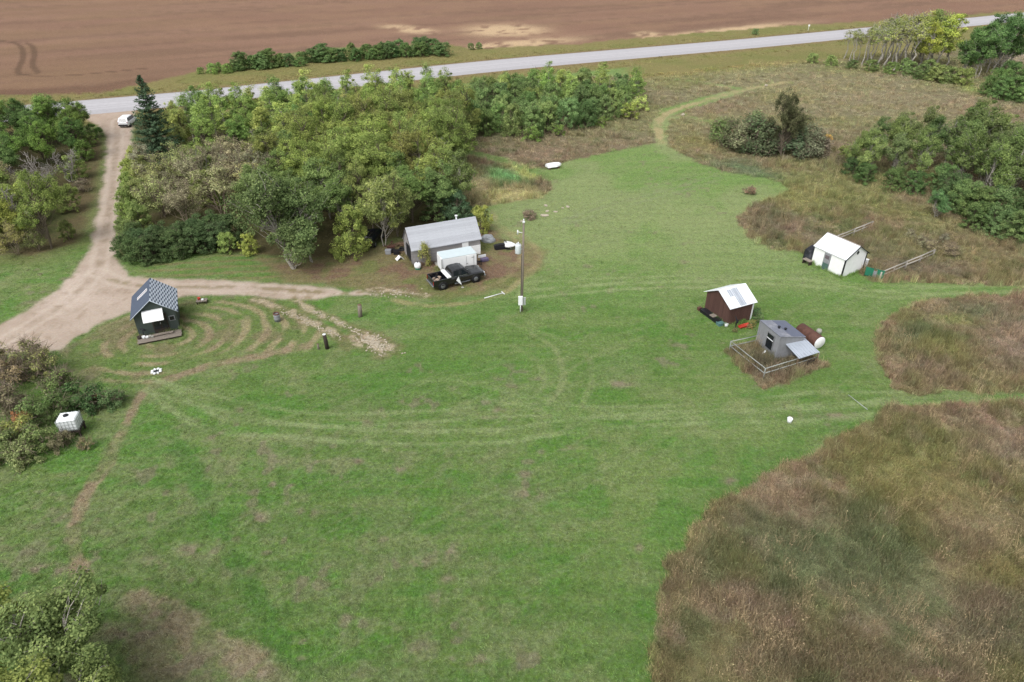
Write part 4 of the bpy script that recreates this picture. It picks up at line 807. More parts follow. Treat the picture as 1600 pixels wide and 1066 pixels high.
def wall_weeds():
    c2 = lambda x, y, a, L, W: [(x + math.cos(a) * p - math.sin(a) * q, y + math.sin(a) * p + math.cos(a) * q) for p, q in ((0, 0), (L, 0), (L, W), (0, W))]
    F4 = [c2(20.05, 54.45, .44, 2.71, 3.3), c2(32.81, 67.8, -1.0616, 3.9, 3.37), c2(22.58, 48.63, .31, 2.51, 2.71), c2(-10.67, 66.78, .41, 7.79, 3.39), c2(-30.51, 53.55, 1.98, 4.19, 3.37), c2(.8, 56.9, 0, .4, .4), c2(-7.24, 64.55, .4, 3.77, 1.9), c2(24.9, 50.4, 2.4, 2.2, 1.3)]
    P2 = []
    for f in F4:
        cen = np.mean(f, 0)
        for a, b in zip(f, f[1:] + f[:1]):
            a = np.array(a); b = np.array(b); L = np.linalg.norm(b - a); n = int(L * 9); t = RNG.uniform(-.03, 1.03, n)[:, None]; p = a + (b - a) * t; d = p - cen; d /= np.linalg.norm(d, axis=1)[:, None]
            P2.append(p + d * np.abs(RNG.normal(.12, .14, (n, 1))))
    P2 = np.concatenate(P2); x, y = P2[:, 0], P2[:, 1]; n = len(x); c = ground_colour(x, y) * RNG.uniform(.55, 1.0, n)[:, None]; h = RNG.uniform(.25, .8, n) * (.4 + 1.2 * fbm(x / 1.2, y / 1.2, 331, 2))
    spread_tufts('weeds', 'uncut weeds along the foot of the building walls', 'weeds', np.stack([x, y, hgt(x, y)], 1), np.stack([np.full(n, .7), np.full(n, .7), h], 1), np.clip(c, .01, .5), [blade_mesh('weed', 431, 40, .25, .7, .24, .02, .5, M_TUFT, 20), blade_mesh('weed', 432, 34, .2, .6, .26, .02, .6, M_TUFT, 30)])
grow()
wall_weeds()
#@@THINGS
# ================================================================== BUILDINGS
M_DGREEN = mat('dark_green_siding', (74, 84, 80), .7, .12, 3, .1); M_SLATE = mat('slate_blue_shingle', (80, 90, 108), .8, .2, 5, .3); M_PALE = mat('pale_shingle', (202, 212, 224), .8, .15, 5, .3); M_WHITE = mat('white_paint', (246, 247, 248), .55, .06, 2, .05, k=.86); M_OFFW = mat('dull_white_paint', (222, 224, 226), .6, .1, 2, .08, k=.95)
M_METALW = mat('white_sheet_metal', (236, 240, 246), .4, .06, 1.2, .04, k=.88, spec=.5); M_METALG = mat('grey_sheet_metal', (176, 184, 196), .45, .1, 1.5, .06, spec=.5); M_BLACK = mat('black_trim', (34, 36, 42), .6, .1, 4, .05); M_GLASS = mat('dark_glass', (30, 36, 42), .08, .05, 2, 0, spec=.6)
M_RED = mat('weathered_red_boards', (92, 66, 60), .85, .35, 3, .4, stretch=(6, 6, .6), dirt=((66, 52, 48), .8)); M_GREYB = mat('weathered_grey_boards', (160, 157, 157), .85, .2, 3, .3, stretch=(.7, .7, 6), dirt=((118, 116, 116), .6)); M_GREYS = mat('grey_siding', (146, 148, 152), .75, .12, 3, .15, dirt=((116, 118, 120), .5)); M_ASPH = mat('grey_asphalt_shingle', (182, 185, 192), .9, .22, 14, .4); M_WOOD = mat('grey_deck_wood', (142, 132, 122), .85, .25, 5, .3); M_WOODB = mat('brown_wood', (112, 92, 74), .85, .3, 5, .3); M_DARKW = mat('dark_wood', (64, 56, 50), .85, .3, 5, .3)
M_CONC = mat('concrete', (168, 166, 158), .9, .2, 5, .2); M_GALV = mat('galvanised_pipe', (178, 184, 182), .5, .12, 4, .05, spec=.5); M_RUST = mat('rust_brown', (104, 72, 62), .75, .3, 5, .2, dirt=((78, 56, 52), .7)); M_TARP = mat('black_tarp', (40, 42, 48), .5, .25, 3, .5); M_GREENP = mat('green_paint', (40, 118, 92), .6, .12, 3, .1); M_REDP = mat('red_plastic', (196, 70, 56), .5, .15, 3, .05); M_TURQ = mat('faded_turquoise', (92, 128, 128), .6, .15, 4, .05); M_PURP = mat('faded_purple', (108, 98, 128), .7, .15, 4, .1)
M_CARBLK = mat('black_car_paint', (22, 24, 30), .12, .05, 2, 0, spec=.9); M_CARWHT = mat('white_car_paint', (240, 242, 246), .3, .03, 2, 0, k=.85, spec=.5); M_TYRE = mat('tyre_rubber', (36, 36, 38), .85, .15, 8, .2); M_RIM = mat('alloy_rim', (150, 154, 160), .35, .08, 5, 0, metal=.6); M_CHROME = mat('chrome_bumper', (190, 194, 198), .25, .05, 3, 0, metal=.8); M_LAMP = mat('clear_lamp', (222, 226, 230), .15, .05, 5, 0); M_TAIL = mat('red_lamp', (150, 30, 26), .25, .05, 5, 0); M_ROCK = mat('pale_rock', (184, 174, 156), .9, .25, 4, .4); M_BLKP = mat('black_plastic', (34, 34, 38), .5, .1, 5, .05); M_DIRTY = mat('bed_clutter', (168, 150, 134), .9, .35, 5, .4)
M_POLE = mat('pole_wood', (132, 122, 112), .85, .25, 3, .3, stretch=(4, 4, .5)); M_PLAST = mat('white_plastic', (238, 242, 244), .45, .06, 2, .02, k=.86)

def local(root_xy, yaw, x, y):
    dx, dy = x - root_xy[0], y - root_xy[1]; c, s = math.cos(yaw), math.sin(yaw); return c * dx + s * dy, -s * dx + c * dy
def gable(name, x, y, yaw, L, Wd, he, hr, o, wall_m, roof_m, label, t=.07):
    r = empty(name, (x, y, hz(x, y) - .02), yaw, label, 'building')
    MB().prism([(0, -.25), (Wd, -.25), (Wd, he), (Wd / 2, hr), (0, he)], (0, 0, 0), (0, 1, 0), (0, 0, 1), (1, 0, 0), L).build('wall', wall_m, r)
    sl = (hr - he) / (Wd / 2); rf = []
    for sgn in (0, 1):
        ye = -o if sgn == 0 else Wd + o; ze = he - o * sl + .012; zr = hr + .012; ym = Wd / 2
        rf.append(MB().prism([(ye, ze), (ym, zr), (ym, zr + t), (ye, ze + t)], (-o, 0, 0), (0, 1, 0), (0, 0, 1), (1, 0, 0), L + 2 * o).build('roof', roof_m, r))
    return r, rf, sl
def slope_pt(Wd, he, hr, o, side, s, lift):
    """point on roof slope: s=0 ridge .. 1 eave; returns (y,z)"""
    ye = -o if side == 0 else Wd + o; sl = (hr - he) / (Wd / 2); ze = he - o * sl
    return Wd / 2 + (ye - Wd / 2) * s, hr + (ze - hr) * s + .082 + lift
def share(name, me, parent, loc, rot=(0, 0, 0), sc=(1, 1, 1)):
    o = put(bpy.data.objects.new(name, me), parent); o.location = loc; o.rotation_euler = rot; o.scale = sc; return o
def unit_box(m, name='piece'):
    o = MB().box((0, 0, 0), (1, 1, 1)).build(name, m); me = o.data; bpy.data.objects.remove(o); return me
U = {k: unit_box(m) for k, m in (('pale', M_PALE), ('deck', M_WOOD), ('red', M_RED), ('greyb', M_GREYB), ('metalw', M_METALW), ('metalg', M_METALG), ('greys', M_GREYS), ('white', M_OFFW))}

# ---- green cabin
LC, WC, HE, HR, OC = 4.19, 3.37, 2.24, 3.59, .28
cab, rf, sl = gable('cabin', -30.51, 53.55, 1.98, LC, WC, HE, HR, OC, M_DGREEN, M_SLATE, 'small dark green cabin with checkered blue roof and white awning')
ang = math.atan(sl)
ncs, nt = 9, 10
for i in range(ncs):
    for j in range(nt):
        s = (i + .5 + (.22 if j % 2 else -.22)) / ncs
        y, z = slope_pt(WC, HE, HR, OC, 0, min(max(s, .03), .97), .012)
        share('shingle', U['pale'], rf[0], (-OC + (j + .5) * (LC + 2 * OC) / nt, y, z), (ang, 0, 0), ((LC + 2 * OC) / nt * .985, (WC / 2 + OC) / math.cos(ang) / ncs * .52, .02))
b = MB()   # bright edge of the left slope
y0, z0 = slope_pt(WC, HE, HR, OC, 1, 0, 0); y1, z1 = slope_pt(WC, HE, HR, OC, 1, 1, 0)
b.tube([(-OC - .02, y0, z0), (-OC - .02, y1, z1)], .03, 4).tube([(-OC - .02, y0, z0), (-OC - .02, 2 * y0 - y1, z1)], .03, 4).build('barge_trim', M_PALE, cab)
sk = MB(); fr = MB(); pt = [slope_pt(WC, HE, HR, OC, 1, q, .05) for q in (.14, .64)]
(ya, za), (yb, zb) = pt; xs0 = LC * .52
fr.tube([(xs0, ya, za), (xs0, yb, zb), (xs0 + .42, yb, zb), (xs0 + .42, ya, za), (xs0, ya, za)], .045, 4)
f = fr.build('skylight', M_OFFW, cab); sk.hull8([(xs0, ya, za - .05), (xs0 + .42, ya, za - .05), (xs0 + .42, yb, zb - .05), (xs0, yb, zb - .05), (xs0, ya, za), (xs0 + .42, ya, za), (xs0 + .42, yb, zb), (xs0, yb, zb)]).build('pane', mat('pinkish_pane', (168, 152, 160), .2, .1, 2, 0), f)
aw = MB(); prof = [(0, 2.62), (-.25, 2.60), (-.55, 2.48), (-.85, 2.27), (-1.05, 1.98), (-1.05, 1.94), (-.82, 2.22), (-.53, 2.43), (-.25, 2.55), (0, 2.57)]
aw.prism([(a, q) for a, q in prof], (-.005, .92, 0), (1, 0, 0), (0, 0, 1), (0, 1, 0), 1.68).build('awning', M_WHITE, cab)
d = MB().box((-.03, 1.42, 1.15), (.06, 1.3, 1.9)).build('door', M_DARKW, cab); MB().box((-.075, 1.1, 1.3), (.03, .5, 1.3)).box((-.075, 1.72, 1.3), (.03, .5, 1.3)).build('glass_panel', M_GLASS, d); MB().tube([(-.12, 1.4, 1.1), (-.12, 1.4, 1.3)], .02, 5).build('handle', M_GALV, d)
w = MB().box((-.02, .38, 1.45), (.06, .5, .5)).build('window', M_GREYS, cab); MB().box((-.05, .38, 1.45), (.03, .38, .38)).build('pane', M_GLASS, w)
dk = MB().box((-.65, 1.7, .09), (1.1, 3.5, .14)).build('deck', M_DARKW, cab)
for i in range(8): share('plank', U['deck'], dk, (-.16 - i * .155, 1.7 + random.uniform(-.03, .03), .205), (0, 0, 0), (.142, 3.62, .05))
MB().box((-.55, 1.35, .36), (.32, 1.6, .05)).box((-.55, .7, .28), (.28, .06, .2)).box((-.55, 2.0, .28), (.28, .06, .2)).build('bench', M_WOOD, cab)
MB().tube([(-.35, 2.95, 1.0), (-.35, 2.95, .23)], .04, 6).tube([(-.3, 3.1, 1.15), (-.5, 2.7, .95)], .07, 6).build('hanging_planter', M_BLACK, cab)
for k, (a, q, col, s) in enumerate([(-.55, 3.0, M_OFFW, .22), (-.62, 2.72, M_OFFW, .18), (-.58, 2.5, M_CONC, .2), (-.7, 2.28, M_CONC, .16), (-.5, 3.35, M_DARKW, .26)]):
    c, sn = math.cos(1.98), math.sin(1.98); wx, wy = -30.51 + c * a - sn * q, 53.55 + sn * a + c * q
    o = MB().lathe([(s * .45, 0), (s * .62, .02), (s * .7, s), (s * .6, s), (s * .5, s * .8), (.001, s * .78)], n=10).build('flower_pot', col, None); o.location = (wx, wy, hz(-30.51, 53.55) + .21)
    tag(o, ['whitish flower pot at the left end of the cabin deck', 'second white pot along the cabin deck', 'grey pot in the middle of the pot row on the deck', 'small grey pot nearest the cabin door', 'dark wooden pot at the far left of the cabin deck'][k], 'flower pot', 'pots on the cabin deck')

# ---- weathered barn
LB, WB, EB, RB, OB = 7.79, 3.39, 1.95, 3.77, .15
barn, rfb, slb = gable('barn', -10.67, 66.78, .44 - .03, LB, WB, EB, RB, OB, M_GREYB, M_ASPH, 'long grey weathered barn with pale shingled roof')
wl_ = [c for c in barn.children if c.name.startswith('wall')][0]
for i in range(10): share('board', U['greyb'], wl_, (LB / 2, -.018 - .004 * (i % 2), .1 + i * .195), (.05, 0, 0), (LB - .02 * (i % 3), .03, .186))
hw = 9
for i in range(9):   # shingle courses on the seen slope
    y, z = slope_pt(WB, EB, RB, OB, 0, (i + .5) / 9, .006)
    share('shingle_course', unit_box(M_ASPH) if i == 0 else crs, rfb[0], (LB / 2, y, z), (math.atan(slb) - .03, 0, 0), (LB + 2 * OB - .02, (WB / 2 + OB) / math.cos(math.atan(slb)) / 9 * .99, .016))
    if i == 0: crs = rfb[0].children[0].data
MB().box((-.02, 1.3, .95), (.06, 1.9, 1.95)).build('doorway', M_BLACK, barn, label='gable end doorway, its inner shade painted as a black panel'); MB().box((-.06, 2.45, .95), (.05, .35, 1.95)).box((-.06, .22, .95), (.05, .16, 1.95)).build('door_post', M_GREYB, barn)  # solid wall behind; black panel paints the shade of the opening
MB().tube([(-.16, .0, 1.98), (-.16, WB / 2, RB + .06), (-.16, WB, 1.98)], .05, 4).build('barge_board', M_DARKW, barn)
MB().box((6.0, -.05, 1.42), (.75, .06, .95)).build('hatch', M_WHITE, barn); MB().box((7.2, -.05, .62), (1.15, .06, 1.1)).build('white_panel', M_WHITE, barn)
MB().box((4.6, -.05, 1.75), (1.3, .05, .25)).build('shadowed_vent', M_GREYS, barn)  # vent under the eave, its shadowed look put into the grey colour
MB().tube([(5.9, 2.35, 3.0), (5.9, 2.35, 3.95)], .09, 8).tube([(5.9, 2.35, 3.95), (5.9, 2.35, 4.05)], .17, 8).build('flue_pipe', M_OFFW, barn)
MB().box((2.9, -.55, .06), (1.2, .7, .14)).build('door_step', M_CONC, barn)

# ---- red shed
LR, WR, ER, RR, OR = 2.71, 3.3, 2.07, 3.0, .25
xr, yr, ar = 20.05, 54.45, .44
red, rfr, slr = gable('red_shed', xr, yr, ar, LR, WR, ER, RR, OR, M_RED, M_METALW, 'small dark red board shed with white metal roof', .045)
wl_ = [c for c in red.children if c.name.startswith('wall')][0]
for i in range(14): share('board', U['red'], wl_, ((i + .5) * LR / 14, -.016 - .006 * (i % 2), 1.0), (0, 0, 0), (LR / 14 * .93, .03, 2.04))
for i in range(17):
    y = (i + .5) * WR / 17; h = ER + slr * min(y, WR - y) - .1
    share('board', U['red'], wl_, (-.016 - .006 * (i % 2), y, h / 2), (0, 0, 0), (.03, WR / 17 * .93, h))
for side in (0, 1):
    for i in range(8):
        x = -OR + .12 + i * (LR + 2 * OR - .24) / 7; (ya, za), (yb, zb) = slope_pt(WR, ER, RR, OR, side, .01, -.03), slope_pt(WR, ER, RR, OR, side, .99, -.03)
        MB().tube([(x, ya, za), (x, yb, zb)], .016, 4).build('roof_rib', M_METALW, rfr[side])
for x0, x1, s0, s1 in ((1.0, 1.75, .08, .98), (.52, .95, .1, .45)):
    (ya, za), (yb, zb) = slope_pt(WR, ER, RR, OR, 0, s0, -.034), slope_pt(WR, ER, RR, OR, 0, s1, -.034)
    MB().hull8([(x0, ya, za - .01), (x1, ya, za - .01), (x1, yb, zb - .01), (x0, yb, zb - .01), (x0, ya, za + .012), (x1, ya, za + .012), (x1, yb, zb + .012), (x0, yb, zb + .012)]).build('roof_sheet', M_METALG, rfr[0], label='duller grey metal sheet in the white roof')
MB().box((LR + .0, -.03, 1.0), (.14, .1, 2.05)).build('corner_board', M_OFFW, red)
MB().box((-.36, 1.9, .16), (.62, 2.5, .30)).box((-.36, 1.9, .33), (.66, 2.56, .04)).build('side_bin', M_BLKP, red, label='low dark bin along the gable wall')

# ---- white shed
LW, WW, EW, RW, OW = 3.9, 3.37, 2.14, 3.21, .14
xw, yw, aw_ = 32.81, 67.80, -1.0616
wsh, rfw, slw = gable('white_shed', xw, yw, aw_, LW, WW, EW, RW, OW, M_WHITE, M_METALW, 'white shed with black trim and bright white roof', .05)
tr = MB(); tr.tube([(LW + OW + .02, -OW, EW - OW * slw + .03), (LW + OW + .02, WW / 2, RW + .04), (LW + OW + .02, WW + OW, EW - OW * slw + .03)], .055, 4).box((LW + .03, -.02, EW / 2), (.12, .12, EW)).box((LW + .03, WW - .05, EW / 2), (.06, .1, EW)); tr.build('black_trim', M_BLACK, wsh)
MB().tube([(-OW, WW / 2, RW + .07), (LW + OW, WW / 2, RW + .07)], .05, 5).build('ridge_cap', mat('worn_ridge', (176, 166, 160), .7), wsh)
d = MB().box((1.78, -.03, .95), (.82, .06, 1.9)).build('door', M_GREYS, wsh); MB().box((1.78, -.07, 1.5), (.5, .03, .4)).build('pane', mat('door_glass', (112, 102, 108), .2, .1, 3, 0), d); MB().box((1.78, -.07, .45), (.7, .03, .7)).build('green_panel', mat('grey_green_panel', (84, 112, 104), .7), d); MB().tube([(2.08, -.1, 1.0), (2.08, -.1, 1.12)], .02, 5).build('handle', M_GALV, d)
MB().add([(LW + .03, WW / 2, 2.28), (LW + .03, WW / 2 + .2, 2.52), (LW + .03, WW / 2, 2.76), (LW + .03, WW / 2 - .2, 2.52), (LW + .06, WW / 2, 2.28), (LW + .06, WW / 2 + .2, 2.52), (LW + .06, WW / 2, 2.76), (LW + .06, WW / 2 - .2, 2.52)], [(0, 1, 2, 3), (4, 5, 6, 7), (0, 1, 5, 4), (1, 2, 6, 5), (2, 3, 7, 6), (3, 0, 4, 7)]).build('gable_vent', M_BLACK, wsh)
for side in (0, 1):
    for i in range(9):
        x = -OW + .1 + i * (LW + 2 * OW - .2) / 8; (ya, za), (yb, zb) = slope_pt(WW, EW, RW, OW, side, .02, -.028), slope_pt(WW, EW, RW, OW, side, .99, -.028)
        MB().tube([(x, ya, za), (x, yb, zb)], .014, 4).build('roof_rib', M_METALW, rfw[side])

# ---- grey shed with lean-to
xg, yg, ag, LG, WG, H1, H2 = 22.58, 48.63, .31, 2.51, 2.71, 2.46, 1.96
gs = empty('grey_shed', (xg, yg, hz(xg, yg) - .02), ag, 'grey shed with sloping flat roof, dark window and lean-to', 'building')
MB().hull8([(0, 0, -.2), (LG, 0, -.2), (LG, WG, -.2), (0, WG, -.2), (0, 0, H1), (LG, 0, H2), (LG, WG, H2), (0, WG, H1)]).build('wall', M_GREYS, gs)
def ztop(x): return H1 + (H2 - H1) * x / LG
rs = MB().hull8([(-.08, -.08, ztop(-.08) + .01), (LG + .1, -.08, ztop(LG + .1) + .01), (LG + .1, WG + .08, ztop(LG + .1) + .01), (-.08, WG + .08, ztop(-.08) + .01), (-.08, -.08, ztop(-.08) + .07), (LG + .1, -.08, ztop(LG + .1) + .07), (LG + .1, WG + .08, ztop(LG + .1) + .07), (-.08, WG + .08, ztop(-.08) + .07)]).build('roof', mat('worn_grey_roofing', (134, 138, 150), .85, .15, 3, .3, dirt=((172, 172, 178), .85)), gs)
MB().hull8([(1.15, .0, ztop(1.15) + .071), (LG + .1, .0, ztop(LG + .1) + .071), (LG + .1, WG, ztop(LG + .1) + .071), (1.15, WG, ztop(1.15) + .071), (1.15, .0, ztop(1.15) + .085), (LG + .1, .0, ztop(LG + .1) + .085), (LG + .1, WG, ztop(LG + .1) + .085), (1.15, WG, ztop(1.15) + .085)]).build('roofing_sheet', mat('blue_grey_roofing', (108, 114, 132), .8, .12, 3, .2), rs)
for a, b_ in ((.85, 1.35), (1.3, 1.05)): MB().tube([(a, b_, ztop(a) + .05), (a, b_, ztop(a) + .22)], .09, 8).tube([(a, b_, ztop(a) + .22), (a, b_, ztop(a) + .26)], .13, 8).build('roof_vent', M_BLACK, rs)
w = MB().box((-.03, 1.05, 1.38), (.07, .98, 1.55)).build('window', mat('window_frame_grey', (128, 130, 132), .7), gs); MB().box((-.07, 1.05, 1.38), (.04, .8, 1.36)).build('pane', M_GLASS, w); MB().box((-.1, 1.05, 1.62), (.03, .82, .07)).build('glazing_bar', M_OFFW, w)
for q in (-.02, WG + .02): MB().box((-.03, q, H1 / 2), (.1, .1, H1 - .05)).build('corner_board', M_GREYS, gs)
lp = [local((xg, yg), ag, *G(px, py, z)) + (z - hz(xg, yg),) for px, py, z in ((1226.9, 536, 1.62), (1257.3, 527.6, 1.66), (1280.9, 549.9, 1.28), (1248.8, 560, 1.22))]
ls = MB().hull8([(p[0], p[1], p[2] - .05) for p in lp] + [(p[0], p[1], p[2]) for p in lp]).build('lean_to_roof', M_METALG, gs)
A, B, Cc_, D = (Vector(p) for p in lp)
for i in range(7):
    f = (i + .5) / 7; a = A.lerp(B, f); e = D.lerp(Cc_, f); MB().tube([a + Vector((0, 0, .012)), e + Vector((0, 0, .012))], .02, 4).build('roof_rib', M_METALG, ls)
for p in (Cc_, D): MB().tube([(p.x - .05, p.y + .05, -.1), (p.x - .05, p.y + .05, p.z - .04)], .04, 6).build('post', M_WOODB, gs)
MB().hull8([(D.x + .3, D.y + .12, 0), (Cc_.x - .1, Cc_.y + .12, 0), (Cc_.x - .1, Cc_.y + .16, 0), (D.x + .3, D.y + .16, 0), (D.x + .3, D.y + .12, .5), (Cc_.x - .1, Cc_.y + .12, .5), (Cc_.x - .1, Cc_.y + .16, .5), (D.x + .3, D.y + .16, .5)]).build('side_board', M_DARKW, gs)

# ================================================================== VEHICLES
def wheel(parent, x, y, r, w, name='wheel'):
    t = MB().lathe([(r * .62, -w / 2), (r * .93, -w / 2), (r, -w * .32), (r, w * .32), (r * .93, w / 2), (r * .62, w / 2)], (x, y, r), 18, 'Y').build(name, M_TYRE, parent)
    s = 1 if y > 0 else -1; rm = MB().lathe([(r * .63, s * w * .3), (r * .6, s * w * .46), (r * .2, s * w * .38), (.001, s * w * .44)], (x, y, r), 14, 'Y').build('rim', M_RIM, t)
    return t
def loft(secs):
    """secs: list of (x, [(y,z)...]) half profiles from bottom centre to top centre, mirrored"""
    n = len(secs[0][1]); V = []; Fs = []
    for x, pr in secs:
        ring = [(x, y, z) for y, z in pr] + [(x, -y, z) for y, z in reversed(pr)]; V += ring
    m = 2 * n
    for i in range(len(secs) - 1):
        for k in range(m): Fs.append((i * m + k, i * m + (k + 1) % m, (i + 1) * m + (k + 1) % m, (i + 1) * m + k))
    Fs.append(tuple(reversed(range(m)))); Fs.append(tuple(range((len(secs) - 1) * m, len(secs) * m)))
    return MB().add(V, Fs, False)
def build_pickup(x, y, yaw):
    r = empty('pickup_truck', (x, y, hz(x, y)), yaw, 'black pickup truck with white bed toolbox parked before the white trailer', 'pickup truck')
    sec = lambda w, z0, z1, zs: [(0, z0), (w * .9, z0), (w, z0 + .12), (w, zs), (w * .93, z1), (0, z1)]
    body = loft([(-.9, sec(.98, .42, 1.12, .98)), (.9, sec(.98, .42, 1.12, .98)), (1.25, sec(.98, .42, 1.12, .98)), (1.5, sec(.97, .5, 1.14, 1.0)), (2.5, sec(.95, .5, 1.08, .95)), (2.85, sec(.88, .5, .96, .86))]).build('body', M_CARBLK, r, .03)
    bed = MB(); z0, z1 = .48, 1.18
    bed.box((-1.82, .93, (z0 + z1) / 2), (1.9, .1, z1 - z0)).box((-1.82, -.93, (z0 + z1) / 2), (1.9, .1, z1 - z0)).box((-1.85, 0, .62), (1.84, 1.78, .12)); bed.build('bed', M_CARBLK, r, .02)
    MB().box((-2.77, 0, .84), (.1, 1.9, .68)).build('tailgate', M_CARBLK, r, .02)
    cabp = [(0, 1.1), (.93, 1.1), (.9, 1.3), (.74, 1.76), (.66, 1.84), (0, 1.86)]
    def cs(x, zt, k=1.0, zb=1.1): return (x, [(0, zb), (.93, zb), (.91, min(1.22, zt - .02)), (.93 - .19 * (zt - 1.1) / .76, zt - .06 if zt > 1.25 else zt - .01), (.85 - .19 * (zt - 1.1) / .76, zt), (0, zt + .02)])
    cb = loft([cs(-.9, 1.16), cs(-.72, 1.78), cs(-.3, 1.86), (cs(.35, 1.86)), cs(.6, 1.8), cs(1.35, 1.16)]).build('cab', M_CARBLK, r, .02)
    for s in (-1, 1):
        for xa, xb, xc, xd in ((-.62, .12, .12, -.52), (.2, 1.0, .5, .2)):
            MB().hull8([(xa, s * .905, 1.2), (xb, s * .905, 1.2), (xb, s * .925, 1.2), (xa, s * .925, 1.2), (xd, s * .755, 1.73), (xc, s * .755, 1.73), (xc, s * .80, 1.73), (xd, s * .80, 1.73)]).build('side_window', M_GLASS, cb)
        MB().box((1.0, s * 1.06, 1.25), (.12, .2, .2)).build('mirror', M_CARBLK, cb, .03)
        MB().box((-.05, s * .985, .88), (.05, .02, .5)).box((.2, s * 1.0, 1.02), (.16, .03, .04)).box((-.45, s * 1.0, 1.02), (.16, .03, .04)).build('door_handle', M_BLKP, cb)
        MB().box((.12, s * .935, 1.165), (1.8, .03, .03)).build('window_trim', M_CHROME, cb)
        MB().box((.3, s * .98, .42), (1.7, .14, .06)).build('running_board', M_RIM, r)
        MB().box((2.82, s * .72, .86), (.14, .32, .2)).build('headlight', M_LAMP, r, .03)
        MB().box((-2.79, s * .88, .9), (.1, .12, .42)).build('tail_light', M_TAIL, r, .02)
        for xx in (1.83, -1.83):
            MB().lathe([(.44, -.02), (.52, -.02), (.52, .03), (.44, .03)], (xx, s * .97, .42), 18, 'Y').build('wheel_arch', M_BLKP, r)
    MB().hull8([(1.28, -.78, 1.2), (1.28, .78, 1.2), (1.34, .78, 1.2), (1.34, -.78, 1.2), (.66, -.66, 1.77), (.66, .66, 1.77), (.72, .66, 1.77), (.72, -.66, 1.77)]).build('windshield', M_GLASS, cb)
    MB().hull8([(-.9, -.74, 1.22), (-.9, .74, 1.22), (-.86, .74, 1.22), (-.86, -.74, 1.22), (-.78, -.64, 1.68), (-.78, .64, 1.68), (-.74, .64, 1.68), (-.74, -.64, 1.68)]).build('rear_window', M_GLASS, cb)
    MB().box((2.9, 0, .55), (.16, 1.86, .22)).build('front_bumper', M_CHROME, r, .04); MB().box((-2.88, 0, .56), (.16, 1.84, .2)).build('rear_bumper', M_CHROME, r, .04); MB().box((2.87, 0, .84), (.06, 1.0, .24)).build('grille', M_BLKP, r)
    MB().box((-1.08, 0, 1.22), (.42, 1.86, .18)).build('toolbox', M_WHITE, r, .03)
    for k in range(12): pass
    cl = MB()
    for k in range(14):
        s = random.uniform(.12, .26); cl.box((random.uniform(-2.5, -1.5), random.uniform(-.7, .7), .68 + s * .4), (s * 1.6, s, s * .8), random.uniform(0, 3))
    cl.build('bed_clutter', M_DIRTY, r, .02)
    for xx in (1.83, -1.83):
        for s in (-1, 1): wheel(r, xx, s * .86, .41, .27)
    return r
TY = .475; c_, s_ = math.cos(TY), math.sin(TY)
mx, my = -5.48, 62.54
build_pickup(mx - s_ * .80 + .05, my + c_ * .80 - .12, TY)

def build_car(name, x, y, yaw, paint, label, cat, h=1.68, L=4.6, w=.92):
    r = empty(name, (x, y, hz(x, y)), yaw, label, cat); a = L / 2
    def lo(x, ww, z1): return (x, [(0, .32), (ww * .88, .32), (ww, .48), (ww, z1 - .14), (ww * .94, z1), (0, z1 + .02)])
    b = loft([lo(-a, w * .86, .92), lo(-a + .25, w, 1.0), lo(0, w, 1.0), lo(a - 1.2, w, 1.0), lo(a - .35, w * .95, .9), lo(a, w * .8, .74)]).build('body', paint, r, .04)
    def up(x, z): k = (z - .98) / (h - .98); return (x, [(0, .97), (w * .95, .97), (w * .93, 1.02), (w * (.93 - .16 * k), z - .05 * k), (w * (.86 - .16 * k), z), (0, z + .03 * k)])
    cb = loft([up(-a + .12, 1.06), up(-a + .5, h - .06), up(-.3, h), up(.35, h - .02), up(a - 1.15, 1.05)]).build('cab', paint, r, .03)
    for s in (-1, 1):
        for xa, xb in ((-a + .62, -.55), (-.45, .25), (.35, .75)):
            MB().hull8([(xa - .1, s * w * .93, 1.06), (xb + .12, s * w * .93, 1.06), (xb + .12, s * w * .955, 1.06), (xa - .1, s * w * .955, 1.06), (xa, s * w * .79, h - .12), (xb, s * w * .79, h - .12), (xb, s * w * .84, h - .12), (xa, s * w * .84, h - .12)]).build('side_window', M_GLASS, cb)
        MB().box((.95, s * (w + .08), 1.1), (.12, .16, .14)).build('mirror', paint, cb, .03); MB().box((-a + .06, s * w * .78, .86), (.1, .2, .22)).build('tail_light', M_TAIL, r, .02); MB().box((a - .1, s * w * .62, .7), (.14, .28, .14)).build('headlight', M_LAMP, r, .02)
        for xx in (-a + .9, a - .95): wheel(r, xx, s * (w - .1), .34, .22)
    MB().hull8([(-a + .12, -w * .7, 1.1), (-a + .12, w * .7, 1.1), (-a + .18, w * .7, 1.1), (-a + .18, -w * .7, 1.1), (-a + .42, -w * .62, h - .16), (-a + .42, w * .62, h - .16), (-a + .5, w * .62, h - .16), (-a + .5, -w * .62, h - .16)]).build('rear_window', M_GLASS, cb)
    MB().hull8([(a - 1.2, -w * .74, 1.1), (a - 1.2, w * .74, 1.1), (a - 1.12, w * .74, 1.1), (a - 1.12, -w * .74, 1.1), (.45, -w * .66, h - .1), (.45, w * .66, h - .1), (.53, w * .66, h - .1), (.53, -w * .66, h - .1)]).build('windshield', M_GLASS, cb)
    MB().box((-a - .02, 0, .5), (.1, w * 1.7, .24)).build('rear_bumper', M_BLKP if paint == M_CARWHT else paint, r, .03)
    return r
x, y = G(193, 200); build_car('suv', x, y + 2.0, math.radians(96), M_CARWHT, 'white suv at the highway end of the gravel drive', 'car')
x, y = G(580, 388); build_car('sedan', x - .1, y + 1.6, math.radians(80), M_CARBLK, 'dark parked car half hidden under the trees left of the barn', 'car', h=1.45, L=4.4, w=.86)

